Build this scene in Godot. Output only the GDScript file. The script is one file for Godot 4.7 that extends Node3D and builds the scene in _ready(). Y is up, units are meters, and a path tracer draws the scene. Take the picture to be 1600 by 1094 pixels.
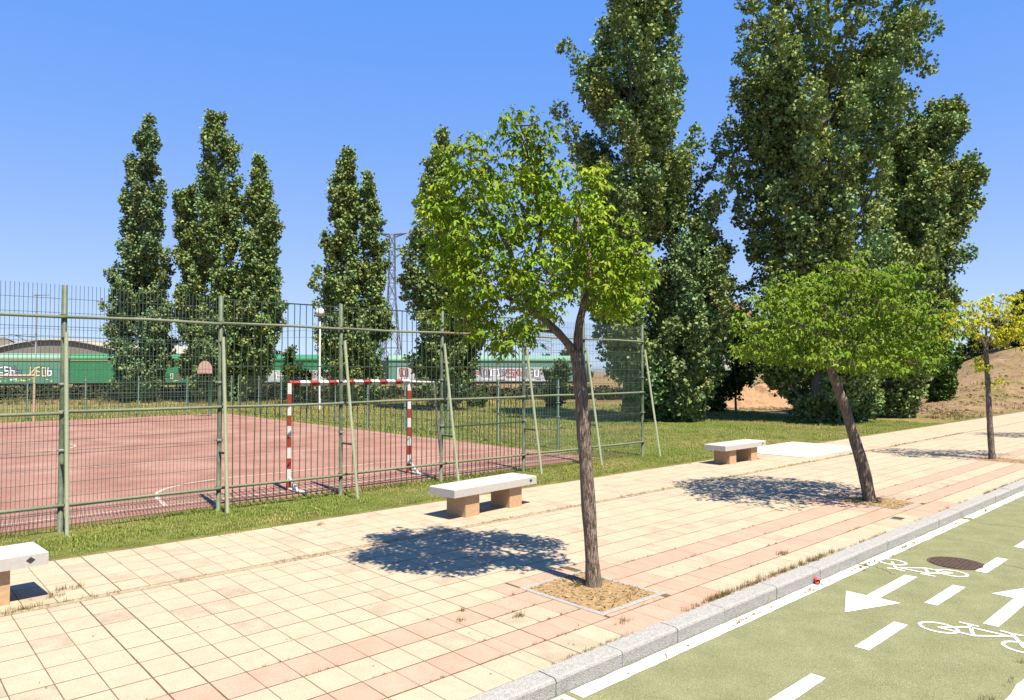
extends Node3D
# World: x runs along the street, -z runs from the street across the pavement to the court. W(u, v, h) = u along, v across, h up.

const YAW := 0.8307767
var rng := RandomNumberGenerator.new()
var M := {}
var used := {}
var triangles := 0
var RIGHT := Vector3(sin(YAW), 0, cos(YAW))
var FWD := Vector3(cos(YAW), 0, -sin(YAW))

func W(u: float, v: float, h := 0.0) -> Vector3:
	return Vector3(u, h, -v)

func rf(r: float, f: float, h := 0.0) -> Vector3:
	return RIGHT * r + FWD * f + Vector3.UP * h

func rr(a: float, b: float) -> float:
	return rng.randf_range(a, b)

# ---------------------------------------------------------------- nodes
func numbered(called: String) -> String:
	var n: int = used.get(called, 0)
	used[called] = n + 1
	return called if n == 0 else "%s_%03d" % [called, n]

func thing(called: String, label: String, category: String, at: Vector3, turn := 0.0, group := "") -> Node3D:
	var o := Node3D.new()
	o.name = numbered(called)
	add_child(o)
	o.position = at
	o.rotation.y = turn
	tag(o, label, category, group)
	return o

func tag(o: Node3D, label: String, category: String, group := "") -> void:
	o.set_meta("label", label)
	o.set_meta("category", category)
	if group != "":
		o.set_meta("group", group)

func structure(called: String) -> Node3D:
	var o := Node3D.new()
	o.name = numbered(called)
	add_child(o)
	o.set_meta("kind", "structure")
	return o

func part(called: String, mesh: Mesh, m: Material, parent: Node3D, at := Vector3.ZERO) -> MeshInstance3D:
	var o := MeshInstance3D.new()
	o.name = numbered(called) if parent == self else called
	o.mesh = mesh
	o.material_override = m
	o.position = at
	parent.add_child(o, true)
	return o

func copies(called: String, mesh: Mesh, m: Material, parent: Node3D, xf: Array, cols: Array) -> MultiMeshInstance3D:
	var mm := MultiMesh.new()
	mm.transform_format = MultiMesh.TRANSFORM_3D
	mm.use_colors = true
	mm.mesh = mesh
	mm.instance_count = xf.size()
	for i in xf.size():
		mm.set_instance_transform(i, xf[i])
		mm.set_instance_color(i, cols[i])
	var o := MultiMeshInstance3D.new()
	o.multimesh = mm
	o.name = numbered(called) if parent == self else called
	o.material_override = m
	parent.add_child(o, true)
	return o

# many small leaves joined into one real mesh with a colour for each twig
func baked(called: String, mesh: ArrayMesh, m: Material, parent: Node3D, xf: Array, cols: Array) -> MeshInstance3D:
	var src := mesh.surface_get_arrays(0)
	var v0: PackedVector3Array = src[Mesh.ARRAY_VERTEX]
	var n0: PackedVector3Array = src[Mesh.ARRAY_NORMAL]
	var i0 := PackedInt32Array()
	if src[Mesh.ARRAY_INDEX] != null:
		i0 = src[Mesh.ARRAY_INDEX]
	var vs := PackedVector3Array()
	var ns := PackedVector3Array()
	var cs := PackedColorArray()
	var ids := PackedInt32Array()
	var one := PackedColorArray()
	one.resize(v0.size())
	for i in xf.size():
		var t: Transform3D = xf[i]
		var base := vs.size()
		vs.append_array(t * v0)
		ns.append_array(Transform3D(t.basis.orthonormalized(), Vector3.ZERO) * n0)
		one.fill(cols[i])
		cs.append_array(one)
		for k in i0:
			ids.append(base + k)
	var arr := []
	arr.resize(Mesh.ARRAY_MAX)
	arr[Mesh.ARRAY_VERTEX] = vs
	arr[Mesh.ARRAY_NORMAL] = ns
	arr[Mesh.ARRAY_COLOR] = cs
	if ids.size() > 0:
		arr[Mesh.ARRAY_INDEX] = ids
	var am := ArrayMesh.new()
	am.add_surface_from_arrays(Mesh.PRIMITIVE_TRIANGLES, arr)
	triangles += (ids.size() if ids.size() > 0 else vs.size()) / 3
	return part(called, am, m, parent)

# ---------------------------------------------------------------- shapes
func mb(smooth := false) -> SurfaceTool:
	var st := SurfaceTool.new()
	st.begin(Mesh.PRIMITIVE_TRIANGLES)
	st.set_smooth_group(0 if smooth else 0xFFFFFFFF)
	return st

func done(st: SurfaceTool) -> ArrayMesh:
	st.generate_normals()
	return st.commit()

func tri(st: SurfaceTool, a: Vector3, b: Vector3, c: Vector3) -> void:
	st.add_vertex(a)
	st.add_vertex(b)
	st.add_vertex(c)

func quad(st: SurfaceTool, a: Vector3, b: Vector3, c: Vector3, d: Vector3) -> void:
	tri(st, a, b, c)
	tri(st, a, c, d)

# box with its upper edges chamfered by ch
func box(st: SurfaceTool, c: Vector3, s: Vector3, ch := 0.0, b := Basis()) -> void:
	var x := s.x / 2
	var y := s.y / 2
	var z := s.z / 2
	var lo := [Vector3(-x, -y, -z), Vector3(x, -y, -z), Vector3(x, -y, z), Vector3(-x, -y, z)]
	var mid := []
	var top := []
	for p in lo:
		mid.append(Vector3(p.x, y - ch, p.z))
		top.append(Vector3(p.x - signf(p.x) * ch, y, p.z - signf(p.z) * ch))
	for arr in [lo, mid, top]:
		for i in 4:
			arr[i] = c + b * arr[i]
	for i in 4:
		var j := (i + 1) % 4
		quad(st, lo[i], lo[j], mid[j], mid[i])
		if ch > 0:
			quad(st, mid[i], mid[j], top[j], top[i])
	quad(st, top[0], top[1], top[2], top[3])
	quad(st, lo[3], lo[2], lo[1], lo[0])

func tube(st: SurfaceTool, pts: Array, radii: Array, sides := 8, caps := true) -> void:
	var rings := []
	var n: Vector3 = (pts[1] - pts[0]).normalized()
	var x := n.cross(Vector3(0.31, 0.2, 0.93)).normalized()
	for i in pts.size():
		var d: Vector3 = (pts[mini(i + 1, pts.size() - 1)] - pts[maxi(i - 1, 0)]).normalized()
		x = (x - d * x.dot(d)).normalized()
		var y := d.cross(x)
		var ring := []
		var r: float = radii[mini(i, radii.size() - 1)]
		for k in sides:
			var a := TAU * k / sides
			ring.append(pts[i] + (x * cos(a) + y * sin(a)) * r)
		rings.append(ring)
	for i in pts.size() - 1:
		for k in sides:
			var j := (k + 1) % sides
			quad(st, rings[i][k], rings[i][j], rings[i + 1][j], rings[i + 1][k])
	if caps:
		for e in [0, pts.size() - 1]:
			for k in range(1, sides - 1):
				tri(st, rings[e][0], rings[e][k], rings[e][k + 1])

# square bar between two points
func bar(st: SurfaceTool, a: Vector3, b: Vector3, w: float) -> void:
	tube(st, [a, b], [w * 0.707], 4, true)

func curve(pts: Array, steps := 4) -> Array:
	var c := Curve3D.new()
	for i in pts.size():
		var t: Vector3 = (pts[mini(i + 1, pts.size() - 1)] - pts[maxi(i - 1, 0)]) * 0.18
		c.add_point(pts[i], -t, t)
	var out := []
	var n: int = (pts.size() - 1) * steps
	for i in n + 1:
		out.append(c.sample(mini(i / steps, pts.size() - 2), float(i) / steps - mini(i / steps, pts.size() - 2)))
	return out

# flat sheet outlines in (u, v) at height h
func sheet(st: SurfaceTool, poly: Array, h: float) -> void:
	var p := PackedVector2Array(poly)
	var idx := Geometry2D.triangulate_polygon(p)
	for i in idx:
		st.add_vertex(W(p[i].x, p[i].y, h))

func stroke(st: SurfaceTool, pts: Array, w: float, h: float) -> void:
	for i in pts.size() - 1:
		var a: Vector2 = pts[i]
		var b: Vector2 = pts[i + 1]
		var d := (b - a).normalized()
		var n := Vector2(-d.y, d.x) * w / 2
		a -= d * w * 0.15
		b += d * w * 0.15
		for q in [a - n, b - n, b + n, a - n, b + n, a + n]:
			st.add_vertex(W(q.x, q.y, h + 0.0002 * (i % 2)))

# a strip of paint with slightly ragged edges
func ragged(st: SurfaceTool, u0: float, u1: float, v0: float, v1: float, h: float, rag: float) -> void:
	var n := int(ceil((u1 - u0) / 0.12))
	var low := []
	var up := []
	for i in n + 1:
		var u := lerpf(u0, u1, float(i) / n)
		low.append(Vector2(u, v0 + rr(-rag, rag)))
		up.append(Vector2(u, v1 + rr(-rag, rag)))
	for i in n:
		for q in [low[i], low[i + 1], up[i + 1], low[i], up[i + 1], up[i]]:
			st.add_vertex(W(q.x, q.y, h))

# ---------------------------------------------------------------- materials
func tex(sd: int, n: int, c0: Color, c1: Color, freq: float, fine := 0.1, speck := Color(0, 0, 0), chance := 0.0, hard := 1.0) -> ImageTexture:
	var f := FastNoiseLite.new()
	f.seed = sd
	f.noise_type = FastNoiseLite.TYPE_SIMPLEX_SMOOTH
	f.frequency = freq
	f.fractal_octaves = 5
	var raw := f.get_seamless_image(n, n).get_data()
	var q := RandomNumberGenerator.new()
	q.seed = sd
	var by := PackedByteArray()
	by.resize(n * n * 3)
	for i in n * n:
		var t := clampf((raw[i] / 255.0 - 0.5) * hard + 0.5, 0, 1)
		var c := c0.lerp(c1, t)
		var k := 1.0 + fine * (q.randf() - 0.5) * 2
		if chance > 0 and q.randf() < chance:
			c = c.lerp(speck, q.randf_range(0.4, 1.0))
		by[i * 3] = int(clampf(c.r * k, 0, 1) * 255)
		by[i * 3 + 1] = int(clampf(c.g * k, 0, 1) * 255)
		by[i * 3 + 2] = int(clampf(c.b * k, 0, 1) * 255)
	return ImageTexture.create_from_image(Image.create_from_data(n, n, false, Image.FORMAT_RGB8, by))

func lin(r: float, g: float, b: float) -> Color:
	return Color(r, g, b).linear_to_srgb()

func surf(t: Texture2D, scale: Vector3, rough := 0.9, tint := Color.WHITE) -> StandardMaterial3D:
	var m := StandardMaterial3D.new()
	m.albedo_color = tint
	m.albedo_texture = t
	m.uv1_triplanar = true
	m.uv1_world_triplanar = true
	m.uv1_scale = scale
	m.roughness = rough
	m.metallic_specular = 0.3
	return m

func plain(c: Color, rough := 0.6, metal := 0.0) -> StandardMaterial3D:
	var m := StandardMaterial3D.new()
	m.albedo_color = c
	m.roughness = rough
	m.metallic = metal
	return m

func bumps(m: StandardMaterial3D, sd: int, freq: float, strength: float) -> void:
	var f := FastNoiseLite.new()
	f.seed = sd
	f.frequency = freq
	f.fractal_octaves = 4
	var t := NoiseTexture2D.new()
	t.width = 512
	t.height = 512
	t.seamless = true
	t.as_normal_map = true
	t.bump_strength = strength
	t.noise = f
	m.normal_enabled = true
	m.normal_texture = t

func leafy(back: Color, rough := 0.55) -> StandardMaterial3D:
	var m := StandardMaterial3D.new()
	m.vertex_color_use_as_albedo = true
	m.roughness = rough
	m.metallic_specular = 0.2
	m.cull_mode = BaseMaterial3D.CULL_DISABLED
	m.backlight_enabled = true
	m.backlight = back
	return m

func make_materials() -> void:
	for k in 5:
		var s := 0.97 + 0.015 * k
		M["cream%d" % k] = surf(tex(10 + k, 256, lin(0.315 * s, 0.26 * s, 0.184 * s), lin(0.355 * s, 0.30 * s, 0.22 * s), 0.012, 0.09, lin(0.27, 0.20, 0.14), 0.05), Vector3(1.1, 1.1, 1.1))
	for k in 3:
		M["cream%d" % (5 + k)] = surf(tex(80 + k, 256, lin(0.27, 0.215, 0.155), lin(0.345, 0.29, 0.212), 0.012, 0.10, lin(0.2, 0.15, 0.11), 0.06, 1.3), Vector3(0.9, 0.9, 0.9))
	for k in 4:
		var s := 0.97 + 0.02 * k
		M["pink%d" % k] = surf(tex(30 + k, 256, lin(0.325 * s, 0.208 * s, 0.152 * s), lin(0.365 * s, 0.245 * s, 0.185 * s), 0.012, 0.08, lin(0.28, 0.17, 0.13), 0.05), Vector3(1.1, 1.1, 1.1))
	M.joint = surf(tex(40, 256, lin(0.05, 0.038, 0.02), lin(0.12, 0.092, 0.05), 0.03, 0.25), Vector3(0.9, 0.9, 0.9))
	M.granite = surf(tex(41, 512, lin(0.235, 0.23, 0.22), lin(0.31, 0.305, 0.29), 0.05, 0.2, lin(0.12, 0.12, 0.12), 0.14), Vector3(0.6, 0.6, 0.6), 0.85)
	M.strip = surf(tex(71, 256, lin(0.21, 0.165, 0.10), lin(0.33, 0.27, 0.18), 0.05, 0.12), Vector3(0.8, 0.8, 0.8))
	bumps(M.granite, 4, 0.2, 1.5)
	M.lane = surf(tex(42, 1024, lin(0.128, 0.134, 0.066), lin(0.174, 0.177, 0.095), 0.008, 0.2, lin(0.36, 0.36, 0.26), 0.025, 0.9), Vector3(0.28, 0.28, 0.28), 0.9)
	bumps(M.lane, 5, 0.35, 1.2)
	M.asphalt = surf(tex(43, 512, lin(0.027, 0.027, 0.027), lin(0.0486, 0.0486, 0.0459), 0.02, 0.25), Vector3(0.7, 0.7, 0.7))
	M.paint = surf(tex(44, 512, lin(0.50, 0.50, 0.47), lin(0.70, 0.70, 0.68), 0.02, 0.06, lin(0.24, 0.25, 0.16), 0.04, 1.5), Vector3(0.6, 0.6, 0.6), 0.75)
	M.manhole = surf(tex(45, 256, lin(0.0378, 0.0243, 0.0189), lin(0.0918, 0.0648, 0.0486), 0.04, 0.25, lin(0.162, 0.135, 0.108), 0.05), Vector3(2, 2, 2), 0.7)
	M.court = surf(tex(46, 1024, lin(0.185, 0.09, 0.068), lin(0.275, 0.16, 0.127), 0.007, 0.10, lin(0.34, 0.25, 0.22), 0.03, 1.3), Vector3(0.07, 0.07, 0.07), 0.9)
	M.faded = surf(tex(47, 256, lin(0.34, 0.24, 0.20), lin(0.48, 0.42, 0.38), 0.03, 0.1), Vector3(0.9, 0.9, 0.9))
	M.slab = surf(tex(48, 256, lin(0.335, 0.308, 0.27), lin(0.41, 0.383, 0.346), 0.02, 0.06), Vector3(0.6, 0.6, 0.6))
	M.soil = surf(tex(49, 256, lin(0.17, 0.11, 0.055), lin(0.30, 0.205, 0.105), 0.03, 0.25, lin(0.4, 0.34, 0.2), 0.03), Vector3(1.5, 1.5, 1.5))
	M.bench_top = surf(tex(50, 512, lin(0.356, 0.34, 0.313), lin(0.421, 0.405, 0.383), 0.02, 0.07, lin(0.216, 0.2, 0.184), 0.03), Vector3(1.5, 1.5, 1.5), 0.65)
	M.bench_leg = surf(tex(51, 256, lin(0.37, 0.23, 0.13), lin(0.46, 0.31, 0.19), 0.03, 0.12, lin(0.5, 0.4, 0.28), 0.06), Vector3(2.5, 2.5, 2.5), 0.8)
	M.rail = surf(tex(52, 512, lin(0.19, 0.205, 0.14), lin(0.125, 0.16, 0.10), 0.02, 0.08, lin(0.16, 0.09, 0.05), 0.03, 1.6), Vector3(0.9, 2.2, 0.9), 0.55)
	M.rail_rust = surf(tex(72, 256, lin(0.24, 0.12, 0.06), lin(0.22, 0.21, 0.14), 0.03, 0.12, lin(0.12, 0.05, 0.03), 0.05, 2.0), Vector3(1.1, 2.2, 1.1), 0.7)
	M.post = surf(tex(53, 512, lin(0.05, 0.075, 0.05), lin(0.13, 0.155, 0.10), 0.015, 0.1, lin(0.14, 0.08, 0.04), 0.015, 1.8), Vector3(1.2, 0.7, 1.2), 0.5)
	M.bar = surf(tex(54, 256, lin(0.027, 0.0459, 0.0297), lin(0.054, 0.0702, 0.0432), 0.02, 0.15), Vector3(2, 0.6, 2), 0.5)
	M.wire = plain(lin(0.06, 0.095, 0.07), 0.5)
	M.dark_green = plain(lin(0.0108, 0.0486, 0.0297), 0.5)
	M.clip = plain(lin(0.27, 0.281, 0.259), 0.4, 0.4)
	M.goal_white = surf(tex(55, 256, lin(0.495, 0.488, 0.465), lin(0.585, 0.578, 0.562), 0.03, 0.06, lin(0.262, 0.225, 0.188), 0.02), Vector3(2, 2, 2), 0.5)
	M.goal_red = surf(tex(56, 256, lin(0.227, 0.027, 0.0243), lin(0.297, 0.054, 0.0432), 0.03, 0.1), Vector3(2, 2, 2), 0.5)
	M.goal_cream = surf(tex(57, 256, lin(0.335, 0.243, 0.151), lin(0.4, 0.324, 0.238), 0.04, 0.1), Vector3(2, 2, 2), 0.6)
	M.board_pink = plain(lin(0.42, 0.27, 0.23), 0.6)
	M.orange = plain(lin(0.297, 0.108, 0.0432), 0.6)
	M.bark_maple = surf(tex(58, 512, lin(0.055, 0.042, 0.034), lin(0.30, 0.235, 0.19), 0.03, 0.2, lin(0.0162, 0.0108, 0.00972), 0.05, 1.5), Vector3(4.0, 0.32, 4.0), 0.95)
	bumps(M.bark_maple, 8, 0.03, 14.0)
	M.bark_poplar = surf(tex(59, 256, lin(0.09, 0.078, 0.06), lin(0.24, 0.205, 0.16), 0.03, 0.2), Vector3(2.0, 0.5, 2.0), 0.95)
	M.leaf_maple = leafy(lin(0.24, 0.30, 0.03))
	M.leaf_poplar = leafy(lin(0.10, 0.15, 0.045), 0.55)
	M.blade = leafy(lin(0.13, 0.16, 0.03), 0.7)
	M.earth = surf(tex(60, 512, Color(0.72, 0.72, 0.72), Color(1, 1, 1), 0.012, 0.16, Color(0.5, 0.46, 0.4), 0.05), Vector3(0.33, 0.33, 0.33), 0.95)
	M.earth.vertex_color_use_as_albedo = true
	bumps(M.earth, 9, 0.06, 6.0)
	M.mound = surf(tex(61, 512, lin(0.24, 0.14, 0.08), lin(0.40, 0.26, 0.16), 0.02, 0.2, lin(0.16, 0.09, 0.05), 0.08), Vector3(0.5, 0.5, 0.5), 0.95)
	bumps(M.mound, 10, 0.05, 14.0)
	M.mint = surf(tex(62, 256, lin(0.14, 0.281, 0.205), lin(0.205, 0.335, 0.259), 0.03, 0.05), Vector3(0.3, 0.3, 0.3), 0.5)
	M.train_green = surf(tex(63, 256, lin(0.03, 0.15, 0.075), lin(0.045, 0.21, 0.10), 0.03, 0.06), Vector3(0.3, 0.3, 0.3), 0.45)
	M.train_teal = surf(tex(64, 256, lin(0.0864, 0.194, 0.151), lin(0.13, 0.248, 0.194), 0.03, 0.06), Vector3(0.3, 0.3, 0.3), 0.45)
	M.train_dark = plain(lin(0.0108, 0.027, 0.0243), 0.6)
	M.ochre = plain(lin(0.27, 0.227, 0.0864), 0.6)
	M.steel = plain(lin(0.135, 0.14, 0.146), 0.5, 0.3)
	M.pylon = plain(lin(0.108, 0.113, 0.119), 0.6)
	M.lamp_pole = plain(lin(0.297, 0.308, 0.302), 0.4)
	M.globe = plain(lin(0.615, 0.615, 0.6), 0.25)
	M.wall_white = surf(tex(65, 256, lin(0.335, 0.335, 0.324), lin(0.389, 0.383, 0.373), 0.02, 0.04), Vector3(0.2, 0.2, 0.2))
	M.wall_brown = surf(tex(66, 256, lin(0.19, 0.165, 0.145), lin(0.235, 0.21, 0.185), 0.02, 0.06), Vector3(0.3, 0.3, 0.3))
	M.roof_pale = surf(tex(67, 256, lin(0.27, 0.238, 0.194), lin(0.335, 0.302, 0.259), 0.02, 0.05), Vector3(0.3, 0.3, 0.3))
	M.roof_red = surf(tex(68, 256, lin(0.162, 0.0594, 0.0378), lin(0.227, 0.0972, 0.0594), 0.03, 0.1), Vector3(0.5, 0.5, 0.5))
	M.glass = plain(lin(0.0162, 0.0216, 0.027), 0.1)
	M.litter_red = plain(lin(0.413, 0.06, 0.0525), 0.35)
	M.litter_white = plain(lin(0.525, 0.495, 0.48), 0.5)
	M.dark = plain(lin(0.0324, 0.027, 0.0243), 0.8)
	for k in 4:
		M["graffiti%d" % k] = graffiti(k)

# spray paint: rows of fat outlined shapes
func graffiti(k: int) -> StandardMaterial3D:
	var w := 1024
	var h := 160
	var bases := [Color(0.30, 0.50, 0.42), Color(0.10, 0.42, 0.26), Color(0.62, 0.66, 0.66), Color(0.66, 0.68, 0.70)]
	var fills := [[Color(0.85, 0.85, 0.9), Color(0.45, 0.42, 0.62), Color(0.8, 0.75, 0.6)], [Color(0.75, 0.55, 0.55), Color(0.85, 0.8, 0.8), Color(0.6, 0.35, 0.38)], [Color(0.75, 0.74, 0.8), Color(0.7, 0.55, 0.58), Color(0.85, 0.86, 0.86)], [Color(0.7, 0.45, 0.45), Color(0.86, 0.86, 0.88), Color(0.55, 0.55, 0.6)]]
	var im := Image.create(w, h, false, Image.FORMAT_RGB8)
	im.fill(bases[k])
	var q := RandomNumberGenerator.new()
	q.seed = 90 + k
	var x := 14
	while x < w - 90:
		if q.randf() < 0.12:
			x += q.randi_range(30, 90)
			continue
		var lw := q.randi_range(50, 74)
		var lh := q.randi_range(78, 104)
		var y0 := q.randi_range(10, 22)
		var fill: Color = fills[k][q.randi() % 3]
		var nodes := []
		for b in 3:
			for a in 2:
				nodes.append(Vector2(x + 10 + a * (lw - 20) + q.randf_range(-5, 5), y0 + 10 + b * (lh - 20) / 2.0 + q.randf_range(-5, 5)))
		var order: Array = [[0, 4, 5, 1, 0], [0, 4, 1, 5], [1, 0, 2, 3, 2, 4, 5], [4, 0, 1, 3, 2, 5], [1, 0, 2, 3, 5, 4], [0, 2, 4, 5, 3, 2]][q.randi() % 6]
		for pass_ in 2:
			var wide := 11.0 if pass_ == 0 else 6.0
			for e in order.size() - 1:
				var a: Vector2 = nodes[order[e]]
				var b: Vector2 = nodes[order[e + 1]]
				var box_ := Rect2(a, Vector2.ZERO).expand(b).grow(wide)
				for yy in range(maxi(int(box_.position.y), 0), mini(int(box_.end.y), h)):
					for xx in range(maxi(int(box_.position.x), 0), mini(int(box_.end.x), w)):
						var p := Vector2(xx, yy)
						if p.distance_to(Geometry2D.get_closest_point_to_segment(p, a, b)) < wide:
							im.set_pixel(xx, yy, Color(0.09, 0.08, 0.11) if pass_ == 0 else fill)
		x += lw - q.randi_range(-4, 8)
	for i in 26:
		im.fill_rect(Rect2i(q.randi_range(0, w - 60), q.randi_range(h - 46, h - 16), q.randi_range(12, 46), q.randi_range(4, 12)), [Color(0.8, 0.75, 0.3), Color(0.85, 0.85, 0.85), Color(0.2, 0.18, 0.22)][q.randi() % 3])
	var m := StandardMaterial3D.new()
	m.albedo_texture = ImageTexture.create_from_image(im)
	m.roughness = 0.55
	return m

# ---------------------------------------------------------------- leaves
func palmate(st: SurfaceTool, at: Vector3, b: Basis, size: float) -> void:
	var rim := []
	var angs := [-2.15, -1.6, -1.1, -0.82, -0.5, -0.3, 0.0, 0.3, 0.5, 0.82, 1.1, 1.6, 2.15]
	var rad := [0.42, 0.30, 0.74, 0.62, 0.36, 0.72, 1.0, 0.72, 0.36, 0.62, 0.74, 0.30, 0.42]
	for i in angs.size():
		var a: float = angs[i]
		var r: float = rad[i] * size * 0.62
		rim.append(at + b * Vector3(sin(a) * r, -r * r * 1.1 / size, cos(a) * r))
	for i in angs.size() - 1:
		tri(st, at, rim[i], rim[i + 1])

func maple_twig(sd: int, size: float) -> ArrayMesh:
	var q := RandomNumberGenerator.new()
	q.seed = sd
	var st := mb()
	var n := 6
	for i in n:
		var a := TAU * i / n + q.randf_range(-0.4, 0.4)
		var out := Vector3(cos(a), 0, sin(a))
		var at := out * q.randf_range(0.05, 0.12) + Vector3.UP * q.randf_range(-0.05, 0.05)
		var b := Basis(Vector3.UP, atan2(out.x, out.z)) * Basis(Vector3.RIGHT, q.randf_range(0.15, 0.75)) * Basis(Vector3.BACK, q.randf_range(-0.4, 0.4))
		palmate(st, at, b, size * q.randf_range(0.75, 1.15))
	return done(st)

func poplar_twig(sd: int, n: int, leaf: float, spread: float) -> ArrayMesh:
	var q := RandomNumberGenerator.new()
	q.seed = sd
	var st := mb()
	for i in n:
		var at := Vector3(q.randf_range(-1, 1), q.randf_range(-1, 1), q.randf_range(-1, 1)) * spread
		var b := Basis.from_euler(Vector3(q.randf_range(-1.2, 1.2), q.randf_range(0, TAU), q.randf_range(-1.2, 1.2)))
		var s := leaf * q.randf_range(0.7, 1.25)
		var tip := at + b * Vector3(0, 0, s * 0.62)
		var base := at + b * Vector3(0, 0, -s * 0.42)
		var l := at + b * Vector3(-s * 0.46, s * 0.12, -s * 0.12)
		var r := at + b * Vector3(s * 0.46, s * 0.12, -s * 0.12)
		var nb := b * Vector3.UP
		for p in [base, l, tip, r]:
			st.set_normal(nb)
			st.add_vertex(p)
		for k in [0, 2, 1, 0, 3, 2]:
			st.add_index(i * 4 + k)
	return st.commit()

func tuft(sd: int, n: int, height: float, lean: float, width: float) -> ArrayMesh:
	var q := RandomNumberGenerator.new()
	q.seed = sd
	var st := mb()
	for i in n:
		var a := q.randf_range(0, TAU)
		var d := Vector3(cos(a), 0, sin(a))
		var s := Vector3(-d.z, 0, d.x) * width * q.randf_range(0.7, 1.3)
		var o := Vector3(q.randf_range(-1, 1), 0, q.randf_range(-1, 1)) * 0.035
		var hh := height * q.randf_range(0.5, 1.15)
		var l := lean * q.randf_range(0.2, 1.2) * hh
		var m := o + d * l * 0.35 + Vector3.UP * hh * 0.6
		quad(st, o - s, o + s, m + s * 0.7, m - s * 0.7)
		tri(st, m - s * 0.7, m + s * 0.7, o + d * l + Vector3.UP * hh)
	return done(st)

# rows: [height, offset, half width] * n from the top downwards
func row_at(rows: Array, h: float) -> Vector2:
	var n := rows.size() / 3
	for i in n - 1:
		var a: float = rows[i * 3]
		var b: float = rows[i * 3 + 3]
		if h <= a and h >= b:
			var t := (a - h) / (a - b)
			return Vector2(lerpf(rows[i * 3 + 1], rows[i * 3 + 4], t), lerpf(rows[i * 3 + 2], rows[i * 3 + 5], t))
	return Vector2(rows[1], 0.1) if h > rows[0] else Vector2(rows[n * 3 - 2], rows[n * 3 - 1])

func rand_dir() -> Vector3:
	var z := rr(-1, 1)
	var a := rr(0, TAU)
	var r := sqrt(1 - z * z)
	return Vector3(r * cos(a), z, r * sin(a))

func leaf_tree(called: String, label: String, category: String, group: String, u: float, v: float, spires: Array, opt := {}) -> Node3D:
	var ground: float = opt.get("ground", 0.0)
	var root := thing(called, label, category, W(u, v, ground), YAW - PI / 2, group)
	var tint: Color = opt.get("tint", Color(0.165, 0.235, 0.088))
	var scale: float = opt.get("scale", 1.0)
	var dense: float = opt.get("dense", 1.0)
	var clump: float = opt.get("clump", 1.0)
	var thick: float = opt.get("thick", 0.28)
	var noise := FastNoiseLite.new()
	noise.seed = int(u * 10)
	noise.frequency = 0.35
	var st := mb(true)
	var xf := []
	var cols := []
	for s in spires.size():
		var rows: Array = spires[s]
		var n := rows.size() / 3
		var top: float = rows[0]
		var low: float = maxf(rows[n * 3 - 3], 0.1)
		var off := rr(-0.5, 0.5) if s > 0 else 0.0
		# stem and its ascending limbs
		var stem := [Vector3(0, -0.15, 0)]
		var rad := [thick * (1.0 if s == 0 else 0.7)]
		for k in range(1, 8):
			var h := top * k / 7.5
			var p := row_at(rows, h)
			stem.append(Vector3(p.x * minf(1.0, k / 3.0) + rr(-0.1, 0.1), h, off * k / 7.0))
			rad.append(rad[0] * pow(1.0 - k / 7.7, 1.4))
		tube(st, stem, rad, 9)
		var area := 0.0
		for i in n - 1:
			area += (rows[i * 3] - rows[i * 3 + 3]) * (rows[i * 3 + 2] + rows[i * 3 + 5])
		var rc0 := clampf(area / (top - low) * 0.15, 0.36, 0.85) * clump
		var count := int(dense * 2.35 * area / (rc0 * rc0 * 1.6)) + 8
		var wide := 0.1
		for k in n:
			wide = maxf(wide, rows[k * 3 + 2])
		var balls := []
		var i := 0
		var tries := 0
		while i < count / 3.0 and tries < count * 8:
			tries += 1
			var h := rr(low, top)
			var p := row_at(rows, h)
			if rr(0, wide) > p.y + 0.2 * wide:
				continue
			i += 1
			var a := rr(0, TAU)
			var edge := rr(0.74, 1.24) + 0.3 * noise.get_noise_3d(cos(a) * 3.0, h * 1.4, sin(a) * 3.0 + s * 20.0)
			var ro: float = maxf(0.05, p.y * edge - 0.15)
			var h0 := maxf(0.12, h - ro * rr(0.8, 1.7))
			var p0 := row_at(rows, h0)
			var from := Vector3(p0.x * minf(1.0, h0 / 2.0), h0, off)
			var pts := [from]
			var rc := rc0 * rr(0.75, 1.2)
			for t in [0.42, 0.64, 0.84, 1.0]:
				var c := Vector3(lerpf(from.x, p.x, t) + cos(a) * ro * pow(t, 0.75), lerpf(h0, h, pow(t, 1.25)), off + sin(a) * ro * pow(t, 0.75)) + rand_dir() * rc * 0.25
				balls.append([c, minf(rc * (1.25 - 0.75 * t), p.y * 0.8 + 0.14)])
				pts.append(c)
			if i % 2 == 0:
				tube(st, pts, [thick * 0.2, thick * 0.13, thick * 0.09, thick * 0.06, 0.01], 5, false)
		for ball in balls:
			var c: Vector3 = ball[0]
			var rc: float = ball[1]
			var shade := rr(0.8, 1.2)
			var yel := rr(-0.10, 0.22)
			var m := int(15 * rc * rc / (scale * scale) / 0.16 * opt.get("leaves", 1.0)) + 5
			for k in m:
				var d := rand_dir()
				var q: Vector3 = c + d * Vector3(rc, rc * 1.15, rc) * (0.6 + 0.45 * sqrt(rng.randf()))
				if q.y < 0.05:
					continue
				var b := Basis.from_euler(Vector3(rr(-1, 1), rr(0, TAU), rr(-1, 1))).scaled(Vector3.ONE * scale * rr(0.75, 1.25))
				xf.append(Transform3D(b, q))
				var sh := shade * rr(0.8, 1.2)
				cols.append(Color(tint.r * sh * (1 + yel), tint.g * sh, tint.b * sh * (1 - yel)))
	part("trunk", done(st), M.bark_poplar, root)
	baked("crown", opt.get("mesh", M.twig_a), M.leaf_poplar, root, xf, cols)
	return root

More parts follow.
